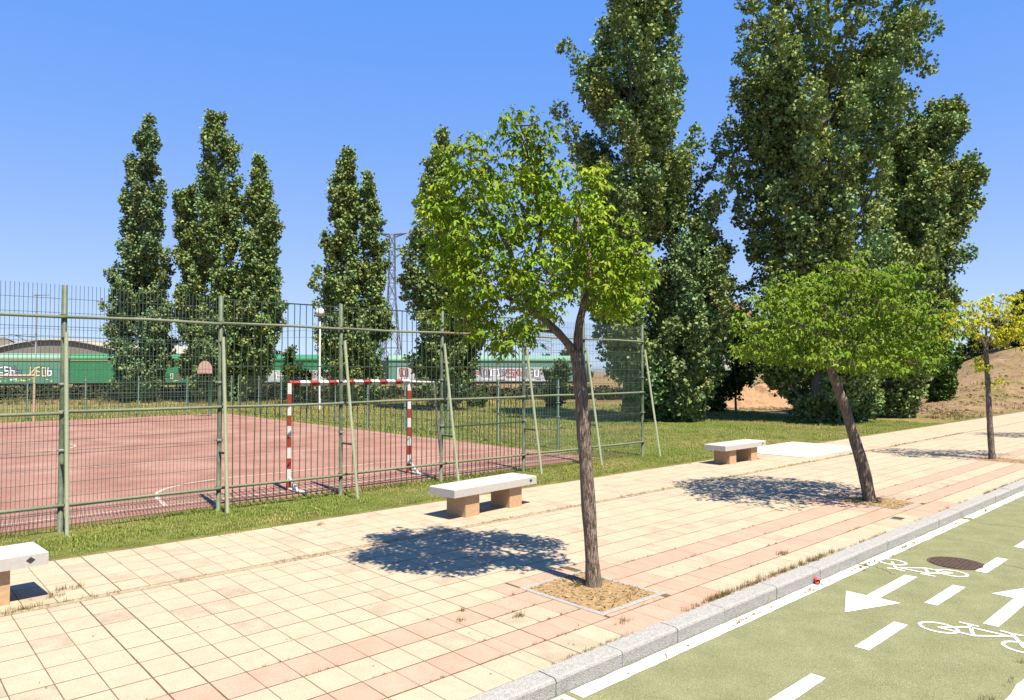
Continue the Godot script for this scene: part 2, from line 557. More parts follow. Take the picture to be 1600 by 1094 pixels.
# a street tree from limb paths [[x, h], ...] and leaf pads [x, h, rx, rh], x along the picture plane of its own axes
func street_tree(called: String, label: String, u: float, v: float, paths: Array, radii: Array, pads: Array, opt: Dictionary) -> Node3D:
	var root := thing(called, label, "tree", W(u, v, 0.0), opt.get("turn", YAW - PI / 2), "young trees along the pavement")
	var st := mb(true)
	for i in paths.size():
		var pts := []
		var zend: float = 0.0 if i < 4 else rr(-0.45, 0.45)
		for k in paths[i].size():
			var q: Array = paths[i][k]
			pts.append(Vector3(q[0], q[1], zend * k / (paths[i].size() - 1.0)))
		var c := curve(pts, 5)
		var rs := []
		for k in c.size():
			rs.append(lerpf(radii[i][0], radii[i][1], float(k) / (c.size() - 1)) * rr(0.93, 1.07))
		if i == 0:
			rs[0] *= 1.3
			rs[1] *= 1.12
		tube(st, c, rs, 14 if i == 0 else 9)
	var xf := []
	var cols := []
	var tint: Color = opt.tint
	var second: Color = opt.tint2
	var depth: float = opt.depth
	var mid: float = opt.mid
	var half: float = opt.half
	for p in pads:
		var e := sqrt(maxf(0.12, 1 - pow((p[0] - mid) / half, 2.0)))
		var zs := [-0.6, 0.0, 0.6] if not opt.has("airy") else [-0.5, 0.5]
		if p.size() > 4:
			zs = [0.0]
			e = 0.3
		for z in zs:
			var zc: float = z * e * depth + rr(-0.1, 0.1) + opt.get("back", 0.0)
			var cen := Vector3(p[0] + rr(-0.06, 0.06), p[1] + rr(-0.06, 0.06) - absf(z) * 0.12 * depth, zc)
			var n := int(opt.leaves * p[2] * p[3] * 150.0) + 6
			var shade := rr(0.85, 1.15)
			for k in n:
				var d := rand_dir()
				var q: Vector3 = cen + d * Vector3(p[2], p[3], minf(p[2], 0.5 * depth * e + 0.12)) * (0.35 + 0.65 * pow(rng.randf(), 0.45))
				var b := Basis(Vector3.UP, rr(0, TAU)) * Basis(Vector3.RIGHT, rr(-0.45, 0.45)) * Basis(Vector3.BACK, rr(-0.45, 0.45))
				xf.append(Transform3D(b.scaled(Vector3.ONE * rr(0.75, 1.2)), q))
				var t := pow(rng.randf(), 1.5)
				var c := tint.lerp(second, t) * shade * rr(0.85, 1.15)
				cols.append(c)
				if k % 18 == 0:
					tube(st, [cen + (q - cen) * 0.05, cen.lerp(q, 0.55) + Vector3(0, -0.03, 0), q], [0.011, 0.008, 0.004], 5, false)
	part("trunk", done(st), M.bark_maple, root)
	baked("crown", opt.mesh, M.leaf_maple, root, xf, cols)
	return root

# ---------------------------------------------------------------- terrain
func hill(u: float, v: float) -> float:
	if u < 36 or v < 9.5:
		return 0.0
	var side := clampf((0.355 - v / u) / 0.15, 0, 1)
	side = side * side * (3 - 2 * side)
	var away := clampf((u - 38.0) / 95.0, 0, 1)
	return 6.2 * side * away * (0.5 + 0.5 * away) * clampf((v - 9.5) / 6.0, 0, 1)

func height(u: float, v: float) -> float:
	if v < 9.79:
		return -0.35
	return -0.03 + hill(u, v)

func in_court(u: float, v: float) -> bool:
	return u < 14.0 and v > 12.1 and v < 37.0

func _ready() -> void:
	rng.seed = 7
	# ------------------------------------------------------------ camera, sky, sun, exposure
	var cam := Camera3D.new()
	cam.fov = rad_to_deg(2.0 * atan(547.0 / 1120.0))
	cam.far = 2000.0
	cam.near = 0.05
	add_child(cam)
	cam.position = Vector3(0, 2.25, 0)
	var pitch := atan(31.0 / 1120.0)
	cam.look_at(cam.position + FWD * cos(pitch) + Vector3.UP * sin(pitch), Vector3.UP)
	cam.current = true
	var sky := ProceduralSkyMaterial.new()
	sky.sky_top_color = Color(0.34, 0.575, 0.92)
	sky.sky_horizon_color = Color(0.80, 0.89, 0.98)
	sky.sky_curve = 0.13
	sky.ground_bottom_color = Color(0.45, 0.40, 0.32)
	sky.ground_horizon_color = Color(0.62, 0.62, 0.60)
	sky.sun_angle_max = 1.0
	var env := Environment.new()
	env.background_mode = Environment.BG_SKY
	env.sky = Sky.new()
	env.sky.sky_material = sky
	env.tonemap_mode = Environment.TONE_MAPPER_LINEAR
	env.background_energy_multiplier = 0.49
	env.tonemap_exposure = 2.35
	env.sdfgi_enabled = true
	env.ssao_enabled = true
	env.ssil_enabled = true
	var we := WorldEnvironment.new()
	we.environment = env
	add_child(we)
	var sun := DirectionalLight3D.new()
	sun.light_energy = 1.6
	sun.light_color = Color(1.0, 0.955, 0.87)
	sun.light_angular_distance = 0.5
	sun.shadow_enabled = true
	add_child(sun)
	sun.look_at_from_position(Vector3.ZERO, Vector3(0.08, -1.0, -0.47), Vector3.UP)

	make_materials()
	M.twig_a = poplar_twig(1, 10, 0.135, 0.17)
	build_ground()
	build_rubble()
	build_street()
	build_pavement()
	build_court()
	build_fences()
	build_trees()
	build_background()
	build_small()

# ---------------------------------------------------------------- ground
func build_ground() -> void:
	var us := []
	var x := -260.0
	while x < 420:
		us.append(x)
		x += 0.6 if x > -3 and x < 45 else (1.2 if x > -15 and x < 150 else 14.0)
	var vs := [-120.0, -40.0, 9.6, 9.8, 9.95, 10.08]
	x = 10.22
	while x < 500:
		vs.append(x)
		x += 0.6 if x < 26 else (1.2 if x < 60 else (4.0 if x < 110 else 20.0))
	var f := FastNoiseLite.new()
	f.seed = 3
	f.frequency = 0.11
	f.fractal_octaves = 4
	var st := mb(true)
	var grass := Color(0.12, 0.155, 0.03)
	var dry := Color(0.26, 0.20, 0.08)
	var dirt := Color(0.33, 0.21, 0.125)
	for i in us.size():
		for j in vs.size():
			var u: float = us[i]
			var v: float = vs[j]
			var n := f.get_noise_2d(u, v)
			var lawn := 1.0 - smoothstep(0.0, 1.0, clampf((u - 34.0 + n * 8.0 - maxf(0.0, 12.0 - v)) / 6.0, 0, 1))
			lawn *= 1.0 - clampf((v - 26.0 + n * 10.0) / 8.0, 0, 1) * clampf((u - 13.0) / 5.0, 0, 1) * 0.8
			if v > 36:
				lawn = minf(lawn, 0.75 - clampf((v - 41.0) / 10.0, 0, 0.6))
			lawn *= clampf(0.78 + n * 1.3, 0.2, 1.0)
			var c := dry.lerp(grass, lawn)
			if u > 38:
				c = c.lerp(dirt, clampf((u - 40.0) / 10.0, 0, 1) * clampf(0.5 + n * 1.2 + f.get_noise_2d(u * 5.0, v * 5.0) * 1.4, 0.0, 1.0))
				c *= 0.9 + 0.5 * f.get_noise_2d(u * 7.0, v * 7.0)
			if v < 10.2 and u < 60:
				c = Color(0.27, 0.205, 0.10).lerp(c, clampf((v - 10.0) * 3.0 + f.get_noise_2d(u * 12.0, v) * 1.2, 0, 0.8))
			st.set_color(c)
			st.add_vertex(W(u, v, height(u, v) + (0.03 * n if v > 12 else 0.0) + (0.45 * f.get_noise_2d(u * 1.6, v * 1.6) * clampf((u - 42.0) / 20.0, 0, 1) * clampf((v - 10.5) / 4.0, 0, 1))))
	var w := vs.size()
	for i in us.size() - 1:
		for j in w - 1:
			var k := i * w + j
			for id in [k, k + 1, k + w + 1, k, k + w + 1, k + w]:
				st.add_index(id)
	st.generate_normals()
	var o := part("ground", st.commit(), M.earth, self)
	o.set_meta("kind", "structure")

	# grass blades
	var green := [Color(0.185, 0.23, 0.05), Color(0.24, 0.26, 0.075), Color(0.115, 0.165, 0.03), Color(0.34, 0.28, 0.115)]
	var xf := []
	var cols := []
	var zones := [[0.5, 16.0, 9.76, 12.1, 450.0, 0.75], [16.0, 34.0, 9.76, 12.0, 130.0, 1.0], [14.1, 34.0, 12.0, 19.0, 60.0, 1.2], [14.1, 36.0, 19.0, 32.0, 18.0, 1.9], [-2.0, 36.0, 37.2, 50.0, 10.0, 2.4], [14.1, 36.0, 32.0, 37.2, 12.0, 2.2]]
	for z in zones:
		var n := int((z[1] - z[0]) * (z[3] - z[2]) * z[4])
		for k in n:
			var u := rr(z[0], z[1])
			var v := rr(z[2], z[3])
			if in_court(u, v) or (u > 17.8 and u < 21.7 and v < 10.75):
				continue
			var n2 := f.get_noise_2d(u * 3.0, v * 3.0)
			if v < 9.97 + 0.42 * f.get_noise_2d(u * 9.0, 3.0) + rr(-0.04, 0.04):
				continue
			if v < 10.12 and rng.randf() < 0.4:
				continue
			var s: float = z[5] * rr(0.6, 1.2) * (0.55 if v < 10.25 else 1.0) * (1.0 + 0.7 * f.get_noise_2d(u * 5.0 + 70.0, v * 5.0))
			xf.append(Transform3D(Basis(Vector3.UP, rr(0, TAU)).scaled(Vector3(s, s * rr(0.7, 1.1), s)), W(u, v, -0.005 if v < 9.95 else height(u, v) - 0.005)))
			var c: Color = green[rng.randi() % 3]
			var yellow := clampf(0.24 + n2 * 1.3 + (0.35 if v < 10.3 else 0.0) + (0.25 if v > 37 else 0.0), 0, 0.95)
			if rng.randf() < yellow:
				c = c.lerp(green[3], rr(0.4, 1.0))
			cols.append(c * rr(0.8, 1.2))
	var g := copies("grass", tuft(5, 9, 0.062, 0.9, 0.0032), M.blade, self, xf, cols)
	g.set_meta("kind", "stuff")
	tag(g, "mown green and straw coloured grass around the red court", "grass")
	# flowers in the strip
	xf = []
	cols = []
	for k in 260:
		var u := rr(0.5, 16.0)
		var v := rr(10.3, 11.9)
		if f.get_noise_2d(u * 2.0 + 40.0, v * 2.0) < 0.0:
			continue
		xf.append(Transform3D(Basis.from_euler(Vector3(rr(-0.4, 0.4), rr(0, TAU), 0)).scaled(Vector3.ONE * rr(0.7, 1.2)), W(u, v, rr(0.03, 0.06))))
		cols.append(Color(0.42, 0.347, 0.028) if rng.randf() < 0.25 else Color(0.392, 0.392, 0.347))
	var fl := SphereMesh.new()
	fl.radius = 0.011
	fl.height = 0.012
	fl.radial_segments = 6
	fl.rings = 3
	var d := copies("daisies", fl, M.blade, self, xf, cols)
	d.set_meta("kind", "stuff")
	tag(d, "tiny white and yellow flowers scattered in the grass strip", "flowers")
	# dry stalks on the slope and in the meadow behind the court
	xf = []
	cols = []
	for k in 7000:
		var u := rr(34.0, 80.0)
		var v := rr(10.2, 10.2 + (u - 30.0) * 0.6)
		if k > 4200:
			var p := rf(rr(-46, 8), rr(46, 66))
			u = p.x
			v = -p.z
			if v < 38.5:
				continue
		if k <= 4200 and f.get_noise_2d(u * 2.0, v * 2.0) < 0.12:
			continue
		var s := rr(0.7, 1.7) if k <= 4200 else rr(1.2, 2.8)
		xf.append(Transform3D(Basis(Vector3.UP, rr(0, TAU)).scaled(Vector3(s, s * rr(0.6, 1.6), s)), W(u, v, height(u, v))))
		cols.append(Color(0.224, 0.168, 0.0728).lerp(Color(0.084, 0.0952, 0.028), pow(rng.randf(), 1.4)) * rr(0.8, 1.15))
	var s2 := copies("dry_grass", tuft(6, 9, 0.10, 0.7, 0.005), M.blade, self, xf, cols)
	s2.set_meta("kind", "stuff")
	tag(s2, "dry straw coloured weeds on the slope and far meadow", "dry grass")

func build_rubble() -> void:
	var xf := []
	var cols := []
	var f := FastNoiseLite.new()
	f.seed = 31
	f.frequency = 0.15
	for k in 2600:
		var u := rr(40.0, 125.0)
		var v := rr(11.0, 11.0 + (u - 34.0) * 0.42)
		if k < 700:
			var p := rf(14.6 + rng.randfn(0, 1.6), 44.5 + rng.randfn(-1.5, 0.9))
			u = p.x
			v = -p.z
		elif f.get_noise_2d(u, v) < 0.05:
			continue
		var s := 0.03 + 0.13 * pow(rng.randf(), 2.5)
		xf.append(Transform3D(Basis.from_euler(Vector3(rr(0, TAU), rr(0, TAU), rr(0, TAU))).scaled(Vector3(s, s * rr(0.5, 0.9), s * rr(0.6, 1.2))), W(u, v, height(u, v) + 0.02)))
		cols.append(Color(0.17, 0.105, 0.06).lerp(Color(0.27, 0.19, 0.13), rng.randf()) * rr(0.6, 1.1))
	var st := mb()
	var ico := SphereMesh.new()
	ico.radius = 1.0
	ico.height = 2.0
	ico.radial_segments = 6
	ico.rings = 3
	var o := copies("rubble", ico, M.blade, self, xf, cols)
	o.set_meta("kind", "stuff")
	tag(o, "brown clods and stones strewn over the dry slope and around the dirt mound", "rubble")

# ---------------------------------------------------------------- street
func build_street() -> void:
	var y := -0.13
	var st := mb()
	quad(st, W(-60, 1.34, y), W(-60, 3.75, y), W(260, 3.75, y), W(260, 1.34, y))
	var lane := part("bicycle_lane", done(st), M.lane, self)
	lane.set_meta("kind", "structure")
	st = mb()
	quad(st, W(-60, -9, y - 0.004), W(-60, 1.36, y - 0.004), W(260, 1.36, y - 0.004), W(260, -9, y - 0.004))
	var road := part("road", done(st), M.asphalt, self)
	road.set_meta("kind", "structure")
	# edge lines and centre dashes, each a sheet of paint on the lane
	y += 0.004
	st = mb()
	var u := -5.0
	for seg in [[-5.0, 3.87], [3.93, 9.06], [9.12, 13.05], [13.22, 24.0], [24.05, 70.0]]:
		ragged(st, seg[0], seg[1], 3.535, 3.672, y, 0.005)
	part("edge_line", done(st), M.paint, lane)
	st = mb()
	ragged(st, -5.0, 70.0, 1.34, 1.47, y, 0.008)
	part("edge_line", done(st), M.paint, lane)
	for k in range(-2, 22):
		u = 4.66 + 1.715 * k
		st = mb()
		ragged(st, u, u + 0.9, 2.495, 2.615, y, 0.003)
		part("lane_dash", done(st), M.paint, lane)
	# arrows
	st = mb()
	sheet(st, [Vector2(7.2, 3.04), Vector2(7.9, 2.775), Vector2(7.9, 2.98), Vector2(9.02, 2.985), Vector2(9.02, 3.115), Vector2(7.9, 3.11), Vector2(7.9, 3.32)], y)
	part("arrow_marking", done(st), M.paint, lane)
	st = mb()
	sheet(st, [Vector2(9.65, 1.97), Vector2(8.95, 2.24), Vector2(8.95, 2.035), Vector2(7.84, 2.035), Vector2(7.84, 1.91), Vector2(8.95, 1.91), Vector2(8.95, 1.70)], y)
	part("arrow_marking", done(st), M.paint, lane)
	for spec in [[9.50, 3.10, -1.0], [7.42, 1.95, 1.0]]:
		st = mb()
		var up: float = spec[2]
		var o := Vector2(spec[0] , spec[1])
		var P := func(a: float, b: float) -> Vector2: return o + Vector2(b * 0.85 * up - 0.14 * up, a * -up)
		for w in [-0.33, 0.33]:
			var ring := []
			for k in 19:
				ring.append(P.call(w + 0.155 * cos(TAU * k / 18.0), 0.16 + 0.155 * sin(TAU * k / 18.0)))
			stroke(st, ring, 0.03, y)
		for path in [[[-0.33, 0.16], [-0.05, 0.16], [0.18, 0.42], [-0.14, 0.42], [-0.33, 0.16]], [[-0.05, 0.16], [-0.16, 0.50]], [[0.33, 0.16], [0.17, 0.52], [0.08, 0.54]], [[-0.24, 0.51], [-0.09, 0.51]], [[0.17, 0.52], [0.26, 0.55]]]:
			var pp := []
			for a in path:
				pp.append(P.call(a[0], a[1]))
			stroke(st, pp, 0.032, y + 0.0006)
		part("bicycle_marking", done(st), M.paint, lane)
	for cr in [[3.9, 3.5, 3.45, 2.3], [10.4, 2.5, 10.2, 1.5], [12.9, 3.4, 13.3, 1.5], [9.15, 3.5, 8.95, 3.2], [4.9, 2.2, 5.3, 1.5]]:
		st = mb()
		var cp := []
		for k in 15:
			var a := Vector2(cr[0], cr[1]).lerp(Vector2(cr[2], cr[3]), k / 14.0)
			cp.append(a + Vector2(rng.randfn(0, 0.018), rng.randfn(0, 0.01)))
		stroke(st, cp, 0.008, -0.128)
		part("crack", done(st), M.joint, lane)
	# manhole cover with raised studs
	var mh := thing("manhole_cover", "round dark brown manhole cover set in the green cycle lane", "manhole cover", W(10.03, 2.88, -0.13))
	var cyl := CylinderMesh.new()
	cyl.top_radius = 0.285
	cyl.bottom_radius = 0.285
	cyl.height = 0.02
	cyl.radial_segments = 40
	var lid := part("lid", cyl, M.manhole, mh, Vector3(0, -0.003, 0))
	var t := TorusMesh.new()
	t.inner_radius = 0.285
	t.outer_radius = 0.32
	t.rings = 40
	t.ring_segments = 6
	var fr := part("frame", t, M.manhole, mh, Vector3(0, -0.012, 0))
	fr.scale = Vector3(1, 1, 1)
	st = mb()
	for a in range(-5, 6):
		for b in range(-5, 6):
			if Vector2(a, b).length() < 5.2:
				box(st, Vector3(a * 0.05, 0.0085, b * 0.05), Vector3(0.03, 0.006, 0.03), 0.002)
	part("studs", done(st), M.manhole, lid, Vector3(0, 0.003, 0))
	# kerb stones
	var kerb := structure("kerb")
	u = -1.52
	var k2 := 0
	var cache := {}
	while u < 62:
		var len := 0.76 if u < 6 else 1.0
		if not cache.has(len):
			var ks := mb()
			var prof := [Vector2(3.69, -0.3), Vector2(3.682, -0.022), Vector2(3.69, -0.006), Vector2(3.705, 0.001), Vector2(3.866, 0.004), Vector2(3.866, -0.3)]
			for i in prof.size() - 1:
				quad(ks, W(0.003, prof[i].x, prof[i].y), W(0.003, prof[i + 1].x, prof[i + 1].y), W(len - 0.004, prof[i + 1].x, prof[i + 1].y), W(len - 0.004, prof[i].x, prof[i].y))
			for e in [0.003, len - 0.004]:
				for i in range(1, prof.size() - 1):
					tri(ks, W(e, prof[0].x, prof[0].y), W(e, prof[i].x, prof[i].y), W(e, prof[i + 1].x, prof[i + 1].y))
			cache[len] = done(ks)
		part("kerb_stone", cache[len], M.granite, kerb, Vector3(u, rr(-0.003, 0.003), rr(-0.004, 0.004)))
		u += len
		k2 += 1
	st = mb()
	box(st, W(30, 3.78, -0.24), Vector3(64, 0.2, 0.16))
	part("bedding", done(st), M.joint, kerb)

# ---------------------------------------------------------------- pavement
var PITS := [[5.08, 6.05, 4.33, 5.46], [12.35, 13.35, 4.33, 5.46], [20.62, 21.62, 4.4, 5.55], [28.8, 29.8, 4.33, 5.46]]

func pink(u: float, v: float) -> bool:
	if (v > 4.26 and v < 4.6) or (v > 4.96 and v < 5.33):
		return true
	for p in PITS:
		var c: float = (p[0] + p[1]) / 2
		if absf(u - c) < 1.15 and v < 5.7:
			if v < 4.26:
				return absf(u - c) < 0.85
			if absf(u - c) < 0.8:
				return true
			return int(floor(u / 0.55) + floor(v / 0.36)) % 2 == 0
	return false

func build_pavement() -> void:
	var pav := structure("pavement")
	var st := mb()
	box(st, W(25, 6.91, -0.123), Vector3(76, 0.24, 6.08))
	part("bedding", done(st), M.joint, pav)
	var rows := [3.872, 4.26, 4.60, 4.965, 5.33, 5.69, 6.05, 6.41, 6.78, 7.15, 7.51, 7.86, 8.02]
	var rows2 := [8.14, 8.5, 8.86, 9.22, 9.58, 9.94]
	var cols := []
	var u := 1.36 - 0.2745 * 12
	while u < 3.80:
		cols.append(u)
		u += 0.2745
	cols.append_array([3.84, 3.99])
	u = 4.28
	while u < 50:
		cols.append(u)
		u += 0.2785
	var bold := [1.634, 1.909, 4.28]
	var cells := []
	for set_ in [rows, rows2]:
		for j in set_.size() - 1:
			for i in cols.size() - 1:
				var a: float = cols[i] + 0.003
				var b: float = cols[i + 1] - 0.003
				if i + 1 < 40:
					for q in bold:
						if absf(cols[i] - q) < 0.02:
							a += 0.006
				var c: float = set_[j] + 0.0085
				var d: float = set_[j + 1] - 0.0085
				# broken alignment between the two fields
				if set_ == rows2:
					a += 0.12
					b += 0.12
				var keep := true
				for p in PITS:
					if b > p[0] and a < p[1] and d > p[2] and c < p[3]:
						var ou := minf(b, p[1]) - maxf(a, p[0])
						var ov := minf(d, p[3]) - maxf(c, p[2])
						if ou < ov:
							if a < p[0]:
								b = p[0] - 0.004
							elif b > p[1]:
								a = p[1] + 0.004
							else:
								keep = false
						elif c < p[2]:
							d = p[2] - 0.004
						elif d > p[3]:
							c = p[3] + 0.004
						else:
							keep = false
				if not keep or b - a < 0.015 or d - c < 0.015:
					continue
				if set_ == rows2 and a > 17.9 and b < 21.6 and c > 8.45:
					continue
				var cu := (a + b) / 2
				var cv := (c + d) / 2
				var p2 := Vector3(cu, -2.25, -cv)
				var f := p2.dot(FWD)
				var x := p2.dot(RIGHT) / maxf(f, 0.1)
				var y := -2.25 / maxf(f, 0.1)
				var inside := f > 0.5 and absf(x) < 0.74 and y > -0.55
				cells.append([cu, cv, b - a, d - c, f if inside else 999.0])
	cells.sort_custom(func(p, q): return p[4] < q[4])
	var shapes := {}
	var rest := {}
	for i in cells.size():
		var c: Array = cells[i]
		var kind := "pink%d" % (rng.randi() % 4) if pink(c[0], c[1]) else "cream%d" % (rng.randi() % 5 if rng.randf() < 0.86 else 5 + rng.randi() % 3)
		var at := W(c[0], c[1], rr(-0.001, 0.0012))
		if i < 300:
			var key := Vector2(snappedf(c[2], 0.001), snappedf(c[3], 0.001))
			if not shapes.has(key):
				var s := mb()
				box(s, Vector3(0, -0.02, 0), Vector3(key.x, 0.04, key.y), 0.0025)
				shapes[key] = done(s)
			var o := part("tile", shapes[key], M[kind], pav, at)
			o.rotation = Vector3(rr(-0.003, 0.003), rr(-0.004, 0.004), rr(-0.003, 0.003))
		else:
			if not rest.has(kind):
				rest[kind] = mb()
			box(rest[kind], at + Vector3(0, -0.02, 0), Vector3(c[2], 0.04, c[3]), 0.0025, Basis.from_euler(Vector3(rr(-0.002, 0.002), 0, rr(-0.002, 0.002))))
	var am := ArrayMesh.new()
	var ms := []
	for kind in rest:
		rest[kind].generate_normals()
		rest[kind].commit(am)
		ms.append(M[kind])
	var o2 := MeshInstance3D.new()
	o2.name = "tile_field"
	for i in ms.size():
		am.surface_set_material(i, ms[i])
	o2.mesh = am
	o2.set_meta("kind", "stuff")
	pav.add_child(o2)
	# concrete apron
	st = mb()
	box(st, W(19.75, 9.56, -0.04), Vector3(3.7, 0.11, 2.2), 0.006)
	part("concrete_slab", done(st), M.slab, pav)
	# narrow strip between the two fields of tiles
	st = mb()
	box(st, W(25, 8.08, -0.026), Vector3(76, 0.052, 0.098), 0.003)
	part("joint_strip", done(st), M.strip, pav)
	# tree pits
	var which := ["nearest rough forked trunk", "leaning umbrella shaped tree", "yellowing thin tree", "street tree beyond the yellowing one"]
	for i in PITS.size():
		var p: Array = PITS[i]
		var cx: float = (p[0] + p[1]) / 2
		var cv: float = (p[2] + p[3]) / 2
		var w: float = p[1] - p[0]
		var d: float = p[3] - p[2]
		var root := thing("tree_pit", "bare earth tree pit around the %s" % which[i], "tree pit", W(cx, cv, 0.0), 0.0, "tree pits in the pavement")
		for s in [-1, 1]:
			st = mb()
			box(st, Vector3(0, -0.034, s * (d / 2 - 0.035)), Vector3(w, 0.075, 0.06), 0.004)
			part("border_stone", done(st), M.granite, root)
			st = mb()
			box(st, Vector3(s * (w / 2 - 0.035), -0.034, 0), Vector3(0.06, 0.073, d - 0.135), 0.004)
			part("border_stone", done(st), M.granite, root)
		st = mb(true)
		var n := 12
		var f := FastNoiseLite.new()
		f.seed = 20 + i
		f.frequency = 2.0
		for a in n + 1:
			for b in n + 1:
				var q := Vector2(lerpf(-w / 2 + 0.06, w / 2 - 0.06, a / float(n)), lerpf(-d / 2 + 0.06, d / 2 - 0.06, b / float(n)))
				st.add_vertex(Vector3(q.x, 0.014 * f.get_noise_2d(q.x, q.y) + 0.004, q.y))
		for a in n:
			for b in n:
				var k := a * (n + 1) + b
				for id in [k, k + 1, k + n + 2, k, k + n + 2, k + n + 1]:
					st.add_index(id)
		part("soil", done(st), M.soil, root)
		var xf := []
		var cl := []
		for k in 420:
			xf.append(Transform3D(Basis.from_euler(Vector3(rr(-0.5, 0.5), rr(0, TAU), rr(-0.5, 0.5))).scaled(Vector3.ONE * rr(0.4, 1.2)), Vector3(rr(-w / 2 + 0.07, w / 2 - 0.07), 0.014, rr(-d / 2 + 0.07, d / 2 - 0.07))))
			cl.append(Color(0.224, 0.151, 0.0672).lerp(Color(0.336, 0.28, 0.157), rng.randf()) * rr(0.7, 1.1))
		var lt := copies("leaf_litter", M.chip if M.has("chip") else make_chip(), M.blade, root, xf, cl)
		lt.set_meta("kind", "stuff")

func make_chip() -> ArrayMesh:
	var st := mb()
	quad(st, Vector3(-0.022, 0, 0), Vector3(0, 0.004, 0.009), Vector3(0.022, 0, 0), Vector3(0, 0.002, -0.009))
	M.chip = done(st)
	return M.chip

# ---------------------------------------------------------------- court
func build_court() -> void:
	var court := structure("sports_court")
	var st := mb()
	box(st, W(-6, 24.6, -0.04), Vector3(40, 0.1, 24.9), 0.01)
	part("surface", done(st), M.court, court)
	var y := 0.0145
	var arc := [Vector2(5.44, 14.97), Vector2(4.81, 14.77), Vector2(4.35, 14.45), Vector2(4.07, 14.06), Vector2(3.9, 13.43), Vector2(3.79, 12.6)]
	var lines := [[arc, 0.07], [[Vector2(5.44, 14.97), Vector2(13.4, 14.9)], 0.06], [[Vector2(-20, 12.62), Vector2(3.6, 12.62), Vector2(13.6, 12.62)], 0.05], [[Vector2(13.6, 12.6), Vector2(13.6, 36.3)], 0.05], [[Vector2(-20, 24.6), Vector2(13.6, 24.6)], 0.06], [[Vector2(-20, 36.3), Vector2(13.6, 36.3)], 0.05], [[Vector2(1.0, 18.9), Vector2(10.9, 18.4)], 0.05]]
	var ring := []
	for k in 41:
		ring.append(Vector2(3.0 + 1.8 * cos(TAU * k / 40.0), 24.6 + 1.8 * sin(TAU * k / 40.0)))
	lines.append([ring, 0.06])
	for i in lines.size():
		st = mb()
		stroke(st, lines[i][0], lines[i][1], y + 0.0008 * i)
		part("court_line", done(st), M.faded, court)
	# handball goal by the fence
	goal("handball_goal", "red and white striped handball goal just behind the barred fence", W(5.95, 12.66), W(8.88, 13.04), true)
	goal("handball_goal", "faded cream goal at the far left end of the court", W(2.6, 36.2), W(5.6, 36.4), false)

func goal(called: String, label: String, a: Vector3, b: Vector3, near: bool) -> void:
	var root := thing(called, label, "goal", a, 0.0, "handball goals")
	var d := b - a
	var back := Vector3(0, 0, 1) if near else Vector3(0, 0, -1)
	for e in [[Vector3.ZERO, "post"], [d, "post"]]:
		striped("post", e[0] + Vector3(0, 0.015, 0), e[0] + Vector3(0, 2.0, 0), 0.042, 10, root, near)
	striped("crossbar", Vector3(0, 1.995, 0), d + Vector3(0, 1.995, 0), 0.042, 14, root, near)
	var thin: Material = M.goal_white if near else M.goal_cream
	var st: SurfaceTool
	for e in [Vector3.ZERO, d]:
		if near:
			st = mb(true)
			tube(st, [e + Vector3(0, 0.045, 0), e + back * 0.62 + Vector3(0.05, 0.035, 0)], [0.028], 8)
			part("ground_bar", done(st), thin, root)
			st = mb()
			bar(st, e + Vector3(0, 0.26, 0.02), e + back * 0.3 + Vector3(0.03, 0.05, 0), 0.035)
			part("foot_brace", done(st), thin, root)
		if e != Vector3.ZERO or not near:
			st = mb(true)
			tube(st, [e + Vector3(0, 1.99, 0), e + back * 0.72 + Vector3(0.13, 1.985, 0)], [0.024], 8)
			part("top_arm", done(st), thin, root)
			st = mb(true)
			tube(st, [e + back * 0.72 + Vector3(0.13, 1.985, 0), e + back * (0.98 if near else 1.1) + Vector3(0.17, 0.03, 0)], [0.024], 8)
			part("rear_stay", done(st), thin, root)

func striped(called: String, a: Vector3, b: Vector3, r: float, n: int, root: Node3D, two: bool) -> void:
	var am := ArrayMesh.new()
	for c in 2:
		var st := mb()
		for i in n:
			if i % 2 == c:
				var p := a.lerp(b, float(i) / n)
				var q := a.lerp(b, float(i + 1) / n)
				tube(st, [p, q], [r * 1.3], 4, true)
		st.generate_normals()
		st.commit(am)
	var o := MeshInstance3D.new()
	o.name = called
	o.mesh = am
	am.surface_set_material(0, M.goal_red if two else M.goal_cream)
	am.surface_set_material(1, M.goal_white if two else M.goal_cream)
	root.add_child(o, true)

